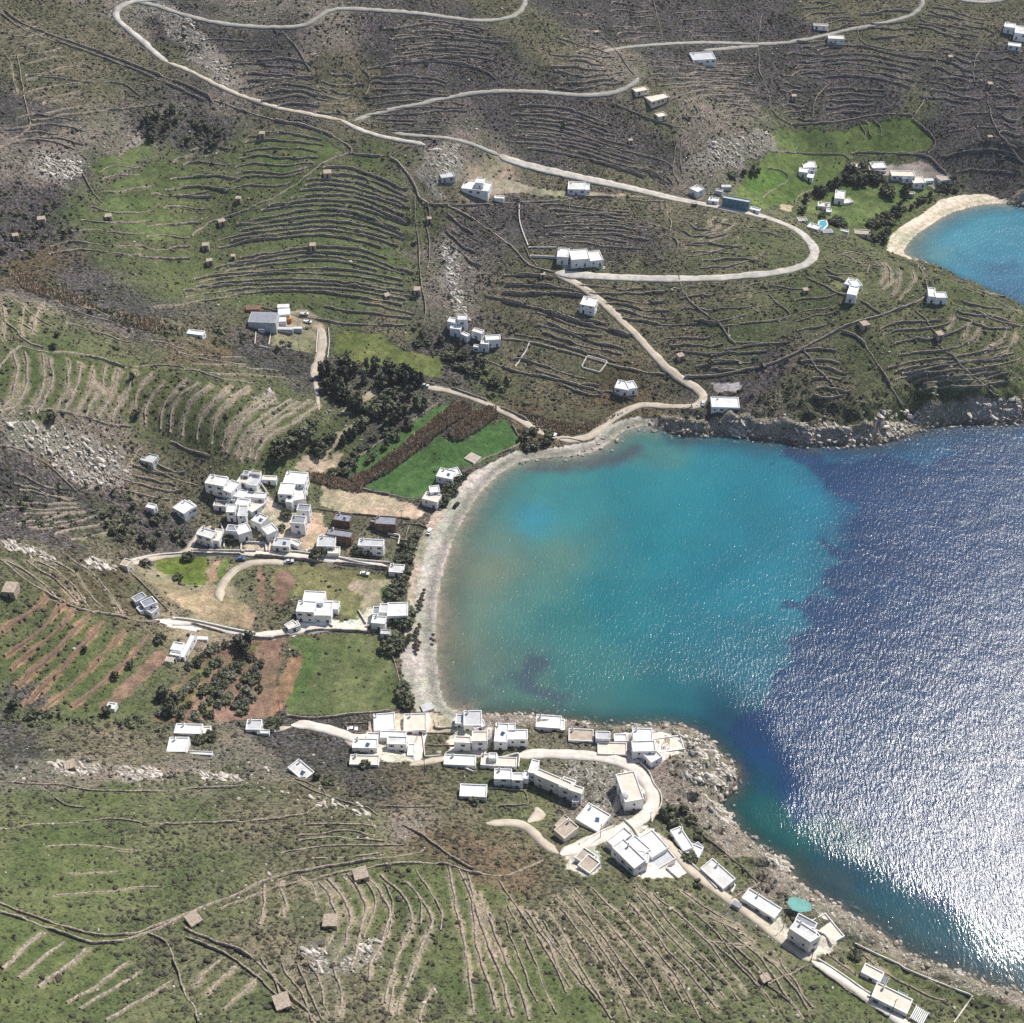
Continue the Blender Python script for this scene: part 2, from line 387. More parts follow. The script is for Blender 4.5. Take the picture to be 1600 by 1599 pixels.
W("232,730 270,748 310,760", 'reddish bank wall left of the village',1.4,1.2)
W("0,875 40,905 75,930 100,942 130,955 160,958 200,966 230,975 250,972", 'thick pale wall dividing the brown and the green terraces at left',1.8,1.3)
W("195,886 215,905 235,925 250,942 262,955", 'wall climbing past the grey-roofed modern house',1.2,.8)
W("270,967 300,970 330,977 365,985 400,991", 'upper wall of the white lane at left',1.5,.9,mat='wallw')
W("300,975 330,983 365,992 400,999 430,997 470,990 500,984 580,988", 'lower wall of the white lane, over the green field',1.8,1.0,mat='stone')
W("205,876 240,868 290,865", 'pale wall of the lane left of the village',1.2,.8,mat='wallw')
W("290,865 330,867 390,869 450,873 520,880 606,890", 'long dark retaining wall below the village lane',2.2,.8)
W("300,860 340,861 400,862", 'village lane wall, upper left stretch',1.3,.6,mat='wallw')
W("455,862 500,868 560,876 610,880", 'village lane wall, upper right stretch',1.3,.6,mat='wallw')
W("448,1120 480,1124 520,1122 560,1115 600,1112 622,1113", 'dark bank wall along the foot of the green beach field',1.5,1.2)
W("612,1022 620,1045 624,1065 630,1085", 'pale wall between the green field and the beach',1.5,.9)
W("565,765 600,772 640,780 655,775", 'pale wall at the lower edge of the bright green crop',1.5,.9)
W("522,742 560,715 610,682 650,655 685,630", 'pale wall between the grove and the bright green crop',1.6,.9)
W("800,665 815,690 805,700 770,712 740,728", 'sea wall between the crop and the beach bend',1.6,1.)
W("665,600 700,606 740,618 780,635 820,655 860,678", 'wall above the track over the crop field',1.6,1.)
W("868,690 880,683 910,690", 'low wall at the bend of the shore track',1.,.8)
W("700,322 720,332 745,345 765,360 790,378 808,395 822,412 840,420 865,427", 'pale walled path running down to the road junction',1.3,1.6)
W("660,318 700,322 760,321 810,316 840,317 875,316 900,310 940,307 1000,315 1040,316", 'long wall along the top of the middle hillside fields',1.5,1.)
W("811,320 811,345 817,365 825,385", 'pale upright wall of the middle hillside field',1.3,.8,mat='wallw')
W("888,317 890,335 893,348", 'short pale wall in the middle hillside field',1.1,.7)
W("826,388 870,388", 'white wall left of the long white house',1.3,.6,mat='wallw')
W("828,402 870,404", 'white retaining wall at left below the long white house',2.,.7,mat='wallw')
W("1040,316 1042,335 1050,350 1045,370 1060,378 1055,400", 'crooked wall at the right end of the middle hillside field',1.3,1.)
W("787,430 800,430 835,430 865,435", 'dark terrace wall below the junction, top one',2.,.9,1.2)
W("790,445 830,445 870,448 905,455", 'dark terrace wall below the junction, second down',2.2,.9,1.4)
W("785,458 830,460 870,458 910,462", 'dark terrace wall below the junction, third down',2.,.9,1.4)
W("760,462 800,472 850,485 900,502 940,512 985,525", 'long dark terrace wall slanting right above the pale path',2.2,1.,1.6)
W("785,530 830,535 870,545 920,560 960,572 1000,580 1040,586", 'pale walled path slanting down to the coast road',1.3,1.6)
W("750,560 800,580 840,588 880,595 920,608 960,615 990,625", 'wall above the green strip at the shore',1.7,1.)
W("828,533 822,550 805,573", 'short pale wall under the white houses',1.,.6,mat='wallw')
W("918,556 908,575 937,583 950,565 918,556", 'pale rectangular pen wall on the slope',1.1,.6,mat='wallw',curve=0)
W("1060,430 1065,455 1080,475 1100,490 1130,510 1138,530 1150,540", 'dark wall going down the slope right of the coast road',1.3,.9)
W("1130,510 1170,505 1210,502 1237,497", 'wall at the top of the small green field by the coast road',1.2,.9)
W("1138,512 1138,530 1145,537 1200,538 1235,535", 'wall round the small green field by the coast road',1.2,.9)
W("1070,590 1120,588 1160,580 1200,572 1240,555 1260,543 1300,520 1330,507 1370,495 1420,478 1445,468 1450,455", 'long curving wall across the whole headland',1.8,1.6)
W("1450,455 1447,440 1440,425 1432,412", 'headland wall climbing to the crest',1.5,1.)
W("1485,475 1520,485 1550,500 1600,512", 'headland wall right of the crest house',1.5,1.)
W("1315,518 1345,530 1360,550 1375,575 1390,600 1400,620 1412,638", 'stout wall running straight down the headland to the rocks',1.7,1.1)
W("1465,538 1490,560 1510,580 1540,605 1560,620", 'right-hand straight wall running down the headland',1.5,1.)
W("1255,545 1270,570 1290,590 1300,600 1310,620", 'crooked wall on the scrubby side of the headland',1.1,.8)
W("1200,460 1215,475 1230,485 1237,497 1200,502", 'short wall round the left headland enclosure',1.2,.9)
W("1260,435 1290,448 1305,458 1320,462", 'wall behind the left headland house',1.2,.9)
W("1200,445 1230,452 1260,452", 'low wall above the left headland enclosure',1.1,.8)
W("1345,470 1378,492", 'short wall below the left headland house',1.2,.9)
W("1430,485 1450,505 1468,530", 'short wall to the ruined hut on the headland',1.2,.9)
W("0,1425 40,1437 80,1453 120,1467 160,1475 200,1470 240,1455 290,1432 330,1415 370,1400 420,1375 470,1362 520,1355 580,1345 650,1335 665,1330", 'long double-faced field wall across the lower left slope, upper of the pair',1.8,1.2)
W("0,1413 40,1428 80,1442 120,1455 160,1464 200,1462 250,1445 300,1428 345,1408", 'field track wall at lower left, uppermost of the pair at the frame edge',1.6,1.)
W("345,1422 400,1402 440,1385 500,1372 560,1358 600,1351 660,1348 700,1352 730,1362 770,1370 810,1365 850,1345", 'long field track wall, lower of the pair, ending by the village',1.6,1.1)
W("232,1460 255,1470 268,1485 275,1505 280,1530 290,1560 305,1572 312,1599", 'crooked wall going down to the bottom edge at left',1.6,1.1)
W("288,1450 320,1467 360,1480 385,1490 410,1512 440,1540 470,1575 500,1599", 'stout dark wall, right one of the bottom left track',1.9,1.2)
W("290,1465 330,1480 370,1500 400,1525 430,1555 460,1580", 'thin wall, left one of the bottom left track',1.4,1.)
W("0,1221 30,1225 60,1226 100,1227 120,1233 140,1236 200,1237 260,1238 310,1232 375,1230", 'upper long wall under the white outcrops at left',1.3,.9)
W("0,1296 20,1296 50,1287 110,1287 150,1283 170,1279 200,1283 240,1288 300,1288 360,1285 420,1282 480,1272", 'middle long wall crossing the left slope',1.3,.9)
W("62,1228 80,1242 100,1258 115,1262 135,1262", 'short slanting wall between the two long left walls',1.2,.8)
W("480,1272 520,1240 460,1215 455,1222", 'faint path wall near the lone white house',.8,.6)
W("630,1290 650,1300 668,1312 690,1330 715,1345 740,1358", 'dark wall on the brown slope above the track end',1.6,1.)
W("445,1212 480,1232 520,1248 550,1257 575,1262 590,1275", 'wall curving below the lone white house',1.3,.9)
W("600,1260 650,1262 680,1260", 'low wall left of the garden plot',1.1,.7)
W("1200,1540 1225,1527 1265,1508", 'wall from the hillside up to the tall end house',1.5,1.,mat='stone')
W("1200,1540 1230,1565 1265,1599", 'straight thin wall going down to the bottom edge at right',1.2,.8,curve=0)
W("1335,1475 1370,1492 1405,1508 1412,1514 1450,1530 1500,1550 1520,1557 1490,1599", 'white garden wall round the two last houses',1.2,.5,mat='wallw',curve=0)
W("1278,1500 1310,1520 1345,1545 1360,1553", 'upper wall of the lane to the last houses',1.3,.7,mat='wallw')
W("1270,1510 1310,1538 1350,1565 1390,1590", 'lower wall of the lane to the last houses',1.3,.7)
W("1060,1330 1075,1345 1095,1365 1120,1390", 'white lane wall beside the stepped house',1.4,.6,mat='wallw')
W("1138,1410 1165,1392 1188,1380", 'wall between the two low seaside houses',1.4,.8)
W("1092,1300 1130,1330 1170,1365 1185,1380", 'long garden wall above the rocky shore',1.,.6)
W("1072,1345 1068,1300 1060,1280", 'pink lane wall at the sea bend',1.2,.5,mat='wallw')
W("985,1180 1015,1205 1020,1225 1032,1238 1035,1258 1022,1275 1018,1285", 'white parapet of the lane round the point',1.2,.5,mat='wallw')
W("660,1148 662,1165 664,1184 690,1182", 'white wall round the empty plots in the lower village',1.3,.5,mat='wallw',curve=0)
W("663,1147 690,1147 710,1147", 'upper dark wall of the empty plots',1.3,.5,curve=0)
W("663,1165 710,1166", 'middle wall of the empty plots',1.3,.5,curve=0)
W("676,1125 680,1140 712,1138", 'wall of the green plot by the beach end',1.3,.5,curve=0)
W("540,1133 545,1145 575,1146 576,1130 540,1131", 'wall of the green pen left of the flat-roofed store',1.2,.5,curve=0)
W("765,1233 820,1236 825,1258 775,1260", 'wall of the green garden plot behind the lone roof',1.3,.6,curve=0)
W("630,818 655,820 670,826 655,848 632,845 610,840", 'wall of the green garden beside the beach track',1.4,.7,curve=0)
W("640,820 633,845", 'cross wall of the green garden beside the beach track',1.2,.6,curve=0)
W("490,795 520,800 560,805 600,808 640,812", 'wall along the bare building plot',1.3,.6)
W("400,520 398,540 420,545", 'pen wall left of the farm yard',1.1,.5,mat='wallw',curve=0)
W("425,512 420,540", 'pale cross wall left of the farm yard',1.1,.5,mat='wallw')
W("497,512 495,530 494,552", 'white wall on the left of the farm track',1.1,.5,mat='wallw')
W("513,512 515,535 512,560", 'white wall on the right of the farm track',1.1,.5,mat='wallw')
W("820,385 826,402 840,415", 'short wall at the path corner above the junction',1.2,.7)
W("990,118 960,75 938,55", 'faint wall on the crest at top centre',1.1,.8)
W("955,160 980,172 1010,185 1040,195 1070,200 1085,190 1092,175 1085,165", 'pale wall looping round the small green hilltop field',1.4,.9)
W("1050,192 1075,170 1088,150", 'wall crossing the small green hilltop field',1.1,.7)
W("1058,205 1055,240 1050,270 1060,285", 'pale upright wall beside the grey scree, left one',1.3,.9)
W("1066,210 1062,245 1065,270", 'pale upright wall beside the grey scree, right one',1.3,.9)
W("925,222 950,230 1000,243 1040,252 1052,262", 'long wall low on the dark hill over the road',1.3,.9)
W("800,213 850,212 900,218 930,225", 'terrace wall in the middle of the dark hill',1.3,.9,.6)
W("575,108 600,102 640,95 670,92 720,98 760,112 775,125", 'faint arching wall high on the dark hill',1.3,.9,.5)
W("567,110 580,122 572,150", 'short wall at the edge of the pale gully',1.2,.8)
W("440,50 460,70 470,85 485,112", 'dark wall slanting down the rocky back slope',1.4,1.)
W("1020,0 1028,30 1035,60", 'far upright field wall at top centre',1.2,.8)
W("1190,20 1187,45 1183,70 1186,90 1185,110 1195,130 1203,150 1205,170 1215,185 1235,195", 'long far wall going down from the distant road',1.3,.9)
W("1235,195 1280,193 1320,190 1350,182 1400,178 1425,180", 'long wall between the dark far hill and the valley fields',1.4,1.)
W("1425,187 1440,165 1448,145", 'pale far wall in the dark hill above the valley',1.2,1.2)
W("1425,187 1450,205 1463,220 1460,232 1450,240", 'wall at the right end of the valley field',1.3,.9)
W("1270,185 1272,160 1285,140 1300,130 1275,120 1250,120", 'zigzag far wall on the dark hillside',1.2,.8)
W("1540,135 1545,165 1550,190 1565,215 1585,240 1600,255", 'pale wall descending at the far right edge',1.3,1.)
W("1340,45 1345,70 1380,78 1420,80 1480,82 1600,82", 'far wall under the distant houses at right',1.2,.9)
W("1522,130 1520,110 1525,90 1532,78", 'pale stub wall right of the distant field hut',1.2,1.)
W("1210,237 1260,241 1320,241 1325,250 1335,255", 'wall behind the small white valley house',1.3,.8)
W("1330,240 1380,238 1440,242 1450,245 1470,262 1485,278", 'pale wall round the valley villa',1.5,1.)
W("1200,263 1225,268 1235,282 1215,292 1190,310", 'wall between the two valley pastures',1.2,.8)
W("1242,320 1245,308 1262,300 1285,292 1310,288", 'curving wall round the valley garden house',1.2,.8)
W("1395,330 1425,318 1450,306", 'pale wall of the valley garden towards the beach',1.2,.7)
W("1110,345 1135,352 1160,355 1190,362 1225,372", 'dark wall on the knoll inside the hairpin',1.2,.8)
# --- garden and courtyard walls of the villages
for s_,l_ in (("300,855 310,830 322,822","pale wall left of the corner house at the village lane"),("345,820 352,838 350,856","white wall left of the dark village garden"),("378,845 376,862 382,864","white wall right of the dark village garden"),
    ("384,848 415,850 416,862","white wall round the cream court on the village lane"),("420,862 424,842 470,846","white yard wall of the greenish-roofed house"),("478,862 492,858 505,866","white wall between the two lane gardens"),
    ("528,872 560,880 600,888","white garden wall before the nearest beach-side house"),("606,835 625,838 622,852","white garden wall right of the two-storey beach-side house"),("480,768 478,800 470,815","pale wall down the right side of the biggest white block"),
    ("395,735 410,760 420,775","tan wall under the grove corner"),("505,955 512,975 520,980","white wall right of the mansion"),("560,955 572,975","white kerb wall of the curved drive"),
    ("785,1185 812,1178 810,1200","white wall at the start of the point road"),("975,1282 990,1296 1010,1330 1060,1375","white wall between the big block and the lane"),("700,1190 740,1208","white step wall under the second row"),
    ("1245,1462 1262,1450 1290,1462 1300,1478","white terrace wall under the tall three-storey house"),("1130,1372 1150,1385 1142,1395","low pink-white wall at the second seaside house"),("905,1320 940,1300 960,1292","white front wall of the plain slab-roofed house")):
    W(s_, l_, 1.5, .7, mat='wallw', group='white garden walls', curve=0)
# --- families of terraces
FAM('870,340 920,335 1000,345 1040,352','840,380 900,372 980,385 1040,392',4,'the top','on the middle hillside field',look='faint dark terrace line',h=.6,w=.6,step=.6,trim=.3)
FAM('880,20 930,25 950,40','900,110 930,95 950,85',5,'the top','on the crest slope at top centre',h=.7,w=.7,step=.6,trim=.3)
FAM('600,30 680,35 760,45','590,70 680,66 770,75',4,'the top','under the uppermost road',h=.8,w=.8,step=.8,trim=.3)
FAM('300,60 360,62 420,70','360,140 420,130 470,120',5,'the top','on the rocky back slope',h=.8,w=.8,step=.7,trim=.35)
FAM('1470,110 1530,112 1600,115','1460,280 1530,262 1590,270',6,'the top','on the dark slope at far right',h=.7,w=.7,step=.7,trim=.35)
FAM('1040,20 1110,18 1170,22','1045,60 1110,58 1175,60',4,'the top','above the far road at top centre',h=.7,w=.8,step=.7,trim=.3)
FAM('1150,455 1200,440 1250,432','1090,500 1130,505 1180,490',4,'the top','below the hairpin road',h=.7,w=.7,step=.6,trim=.3)
FAM('30,1330 120,1318 220,1330','60,1400 150,1395 260,1385',3,'the top','on the open lower left slope',look='faint rubble line',h=.5,w=.9,step=.5,trim=.35)
FAM('560,470 600,480 650,490','400,480 480,500 640,510',3,'the top','just above the yellow-green field',look='dark terrace wall',h=1.1,step=1.0,trim=.2)
FAM("0,50 40,46 75,42","50,183 110,172 165,158",11,'the top','on the stony top left slope',h=.9,step=.7,trim=.25)
FAM("5,85 20,100 25,150","5,86 20,101 25,151",1,'the left','at the far left frame edge')
FAM("70,470 60,485 50,520","0,470 10,500 5,540",3,'the right','above the long left wall',look='tan stony bank',h=.7,w=1.2)
FAM("20,545 28,590 20,625 0,645","215,580 195,620 178,645 176,662",10,'the left','on the left green terraces over the boulder slope',look='straw-tan terrace bank',h=1.1,w=1.7,step=1.2,trim=.08)
FAM("240,585 215,610 207,635 206,660","395,600 350,635 330,665 328,700",7,'the left','in the middle of the left green terraces',look='straw-tan terrace bank',h=1.1,w=1.7,step=1.2,trim=.1)
FAM("430,615 385,640 355,675 345,705","505,625 450,665 410,690 395,730",6,'the left','above the village roofs',look='tan terrace bank',h=1.1,w=1.5,step=1.2,trim=.1)
FAM("135,325 170,330 210,335 250,330","60,400 120,390 180,395 230,400",5,'the top','at the lower left corner of the green bowl')
FAM("150,270 190,255 220,262","160,300 200,300 245,290",3,'the top','on the pasture below the white rocks')
FAM("270,255 290,245 310,235","280,310 310,300 330,303",2,'the top','on the round pastures')
FAM("380,215 430,208 480,212 520,225","345,300 380,290 430,293 470,275",8,'the top','on the upper green bowl over the diagonal wall',h=.9,step=1.0)
FAM("500,262 540,262 590,275 640,300","310,395 400,375 520,360 640,400",14,'the top','on the striped middle of the green bowl',look='dark terrace wall',h=1.3,step=1.6,trim=.14,wob=2)
FAM("320,415 420,395 540,385 650,420","240,480 360,460 500,452 650,480",10,'the top','on the lower green bowl above the farm',look='dark terrace wall',h=1.2,step=1.4,trim=.2,wob=2.5)
FAM("575,120 620,118 680,125 700,130","570,183 640,178 720,172 740,180",7,'the top','on the dark hill between the two road bends',h=1.,step=1.0)
FAM("600,80 650,75 720,80 770,85","590,105 650,95 720,100 760,108",3,'the top','high on the dark hill under the top road',h=.9,step=.7)
FAM("800,165 850,165 900,175 960,195","790,225 860,235 940,255 1045,285",11,'the top','on the dark hill right above the lower road',h=1.1,step=1.2,trim=.2)
FAM("560,190 600,200 640,205 690,207","570,182 620,188 680,190 730,195",3,'the bottom','beside the fork of the roads',h=.9,step=.8)
FAM("950,5 985,8 1020,10","960,65 1000,58 1035,60",6,'the top','on the far slope at top centre',h=.9,step=.9)
FAM("960,85 1020,92 1080,100 1180,100","1060,165 1100,150 1150,148 1190,155",9,'the top','on the far slope under the bluish house',h=.9,step=.9)
FAM("1250,85 1330,68 1400,85 1470,95","1240,120 1330,118 1400,128 1430,140",6,'the top','on the long far terraces',look='long dark terrace wall',h=1.2,step=1.2,trim=.15,wob=1)
FAM("1290,142 1350,138 1390,145","1290,178 1330,175 1360,172",5,'the top','on the small far terraces over the valley',h=1.,step=1.0)
FAM("1450,10 1500,20 1545,35","1430,40 1480,55 1530,62",6,'the top','on the far right slope below the top houses',h=.9,step=.9)
FAM("1240,8 1290,3 1310,8","1285,50 1330,40 1350,38",6,'the top','in the walled plot of the two far houses',h=.9,step=.8)
FAM("1340,190 1350,200 1350,218","1365,185 1375,200 1380,213",3,'the left','in the valley field',h=1.,step=.8)
FAM("1105,335 1110,345 1108,352","1150,345 1130,365 1090,375",4,'the left','on the knoll inside the road hairpin',look='tan stony bank',h=.8,step=.7)
FAM("1060,385 1110,378 1150,365","1090,420 1140,415 1200,400",3,'the top','on the green slope above the hairpin road',look='tan stony bank',h=.8,step=.7)
FAM("1350,405 1360,420 1355,430","1440,440 1445,450 1435,465",1,'the left','near the headland crest')
FAM("1370,405 1385,425 1375,450","1425,420 1428,445 1400,475",4,'the left','curving round the headland crest',look='pale curved terrace bank',h=.8,w=1.1,step=.7)
FAM("1490,490 1486,505 1480,518","1595,520 1575,545 1550,565",5,'the left','at the right end of the headland',look='pale terrace bank',h=.8,w=1.1,step=.7)
FAM("1240,470 1280,465 1310,458","1245,520 1280,510 1310,500",4,'the top','left of the headland wall junction',h=.8,step=.7)
FAM("1370,515 1400,505 1440,503 1475,500","1390,560 1440,550 1490,545 1540,520",4,'the top','on the headland between the straight walls',look='dark thin terrace wall',h=1.1,step=.9)
FAM("1385,575 1430,568 1500,555 1600,540","1410,617 1450,605 1530,605 1600,585",7,'the top','on the lower headland above the rocks',look='dark thin terrace wall',h=1.1,step=.9,trim=.2)
FAM("1030,530 1080,527 1120,525","1050,560 1100,563 1150,568",4,'the top','on the slope right of the coast road',h=1.,step=.8)
FAM("0,870 60,905 100,945","110,875 150,895 190,960",5,'the left','on the brown spur left of the modern house',look='tan terrace bank',h=.9,w=1.2,step=.8)
FAM("75,930 50,955 0,990","170,965 100,1040 30,1110",5,'the left','of bare red earth on the left spur',look='reddish earth terrace bank',h=1.2,w=2.0,step=1.5,trim=.05,mat='redbank')
FAM("212,970 150,1040 60,1115","240,985 170,1060 100,1118",2,'the left','beside the ploughed red strip',look='reddish earth terrace bank',h=1.1,w=1.8,step=1.3,mat='redbank')
FAM("375,1010 330,1060 300,1110","420,1010 370,1070 350,1115",2,'the left','inside the olive grove',look='low earth bank',h=.8,w=1.,step=.8,mat='redbank')
FAM("68,1455 30,1490 0,1518","275,1530 230,1560 160,1599",6,'the left','on the bottom left corner field',look='straight tan terrace wall',h=1.3,w=1.4,step=1.4,trim=.06,wob=1.2)
FAM("350,1495 320,1520 305,1545","410,1520 390,1540 350,1580",3,'the left','inside the bottom left track bend',look='rubbly tan terrace bank',h=.8,w=1.2,step=.6)
FAM("415,1380 412,1420 405,1450","470,1370 497,1395 495,1410",3,'the left','left of the stone hut with the open yard',look='tan rubble bank',h=.9,w=1.5,step=.9)
FAM("490,1370 520,1400 525,1440 500,1500","615,1355 680,1430 650,1500 620,1599",6,'the left','under the long track wall at bottom centre',look='tan curving terrace bank',h=1.0,w=1.6,step=1.1,wob=4)
FAM("520,1500 535,1550 530,1590","680,1540 660,1570 655,1599",3,'the left','at the bottom edge below the stone hut',look='rubbly tan terrace bank',h=.8,w=1.3,step=.7)
FAM("700,1350 715,1400 720,1450 745,1599","735,1365 770,1440 800,1520 830,1599",4,'the left','of the bottom centre slope',look='long tan terrace bank',h=1.,w=1.5,step=1.2,wob=3)
FAM("780,1375 830,1440 880,1520 920,1599","1010,1385 1080,1450 1160,1540 1200,1599",13,'the left','fanning down the bottom slope under the village',look='thin pale terrace bank',h=.8,w=1.1,step=.9,wob=3,trim=.25)
FAM("1060,1390 1120,1430 1160,1450","1100,1470 1180,1480 1220,1510",3,'the top','right of the big stepped house',look='faint pale bank',h=.7,w=1.,step=.6)
FAM("20,820 60,812 120,800","100,845 150,840 200,815",4,'the top','in the wooded gully left of the village',look='pale gully terrace wall',h=1.1,w=.9,step=.8)
FAM("1290,1490 1320,1510 1340,1530","1320,1478 1360,1500 1400,1530",2,'the left','in the last walled garden',look='faint pale garden bank',h=.6,w=.8,step=.4)
for L_ in '''1290,392 1340,398 1400,412|1285,428 1310,438 1330,440|5
1240,545 1300,548 1330,562|1265,615 1310,622 1340,618|6
1470,432 1540,455 1600,478|1490,495 1560,512 1600,520|5
1040,448 1070,452 1110,445|1075,500 1100,505 1130,500|4
0,185 60,182 150,188|0,225 60,215 130,222|4
375,95 440,92 500,100|400,170 470,160 530,175|8
600,42 700,38 800,55|595,98 700,88 790,95|6
1050,105 1110,112 1180,110|1130,185 1160,178 1205,185|9
1235,62 1280,68 1330,60|1220,118 1260,112 1290,115|6
1460,55 1500,72 1535,80|1435,150 1500,160 1540,165|9
1550,90 1575,95 1600,95|1560,240 1580,245 1600,245|11
1215,130 1240,135 1262,138|1225,186 1250,188 1275,186|6
860,55 920,75 965,90|850,135 920,140 975,128|8
820,325 900,322 1030,336|845,380 940,380 1035,392|9
1055,330 1080,345 1110,350|1070,410 1120,408 1200,405|6
900,448 980,452 1050,448|965,492 1040,512 1095,500|6
830,480 900,498 975,515|790,515 860,535 990,570|6
800,560 870,580 950,598|860,600 920,615 960,625|3
260,240 330,232 395,240|180,400 250,405 320,400|10
60,440 110,470 200,510|80,500 150,520 230,540|3
235,535 330,555 430,565|250,570 340,585 450,590|4
0,735 60,755 140,785|0,835 60,825 150,800|8
190,700 240,725 300,742|170,760 220,775 290,780|5
420,1290 520,1288 620,1300|430,1352 540,1338 640,1328|5
1040,1400 1110,1465 1180,1540 1215,1599|1190,1470 1240,1530 1290,1599|6
760,1375 800,1460 850,1599|800,1375 870,1470 960,1599|4
560,1360 590,1400 570,1470|650,1355 690,1420 690,1480|4
400,1480 420,1520 470,1599|470,1480 500,1540 520,1599|4
1340,1500 1400,1530 1480,1570|1330,1540 1390,1575 1440,1599|3
0,455 50,490 90,520|0,500 40,530 70,545|3
680,330 720,350 760,380|690,370 720,400 770,420|4
1100,545 1160,545 1230,535|1080,580 1150,578 1200,565|4
500,110 540,120 570,120|480,175 520,180 560,175|6
1320,20 1380,20 1430,20|1340,55 1390,58 1440,55|4
1010,270 1040,275 1060,290|900,240 960,260 1050,290|3'''.split('\n'):
    a_,b_,n_=L_.split('|'); FAM(a_,b_,int(n_),'','',h=1.15,w=1.0,step=1.1,trim=.3,wob=2.4,minor=True)
# ------------------------------------------------------------------ terraces cut into the ground
TZ = np.zeros_like(H0)
gyy, gxx = np.gradient(HB, GY, GX)
for q,h,w,step,label,group,mat in WALLS:
    if step <= 0: continue
    Wd = 5.5
    i0 = np.searchsorted(GX, q[:,0].min()-Wd); i1 = np.searchsorted(GX, q[:,0].max()+Wd)
    j0 = np.searchsorted(GY, q[:,1].min()-Wd); j1 = np.searchsorted(GY, q[:,1].max()+Wd)
    if i1<=i0 or j1<=j0: continue
    X = XX[j0:j1,i0:i1]; Y = YY[j0:j1,i0:i1]
    best = np.full(X.shape,1e9); sgn = np.zeros(X.shape)
    for a,b in zip(q[:-1],q[1:]):
        d = b-a; L = (d**2).sum()+1e-9
        t = np.clip(((X-a[0])*d[0]+(Y-a[1])*d[1])/L,0,1)
        dx = X-a[0]-t*d[0]; dy = Y-a[1]-t*d[1]; dd = np.hypot(dx,dy)
        m = ((a+b)/2); gx = float(sample(gxx,m[0],m[1])); gy = float(sample(gyy,m[0],m[1]))
        s = dx*gx+dy*gy; g = math.hypot(gx,gy)+1e-6
        u = dd < best; best = np.where(u,dd,best); sgn = np.where(u, np.clip(s/g/.7,-1,1), sgn)
    TZ[j0:j1,i0:i1] += np.where(best<Wd, step*.5*sgn*(1-best/Wd), 0)
H = H0 + np.where(land & (dc>12), np.clip(TZ,-1.6,1.6), 0)
M['redbank'] = simple('red_earth_bank', (.23,.155,.112), .35, .8, .95, bstr=.6)
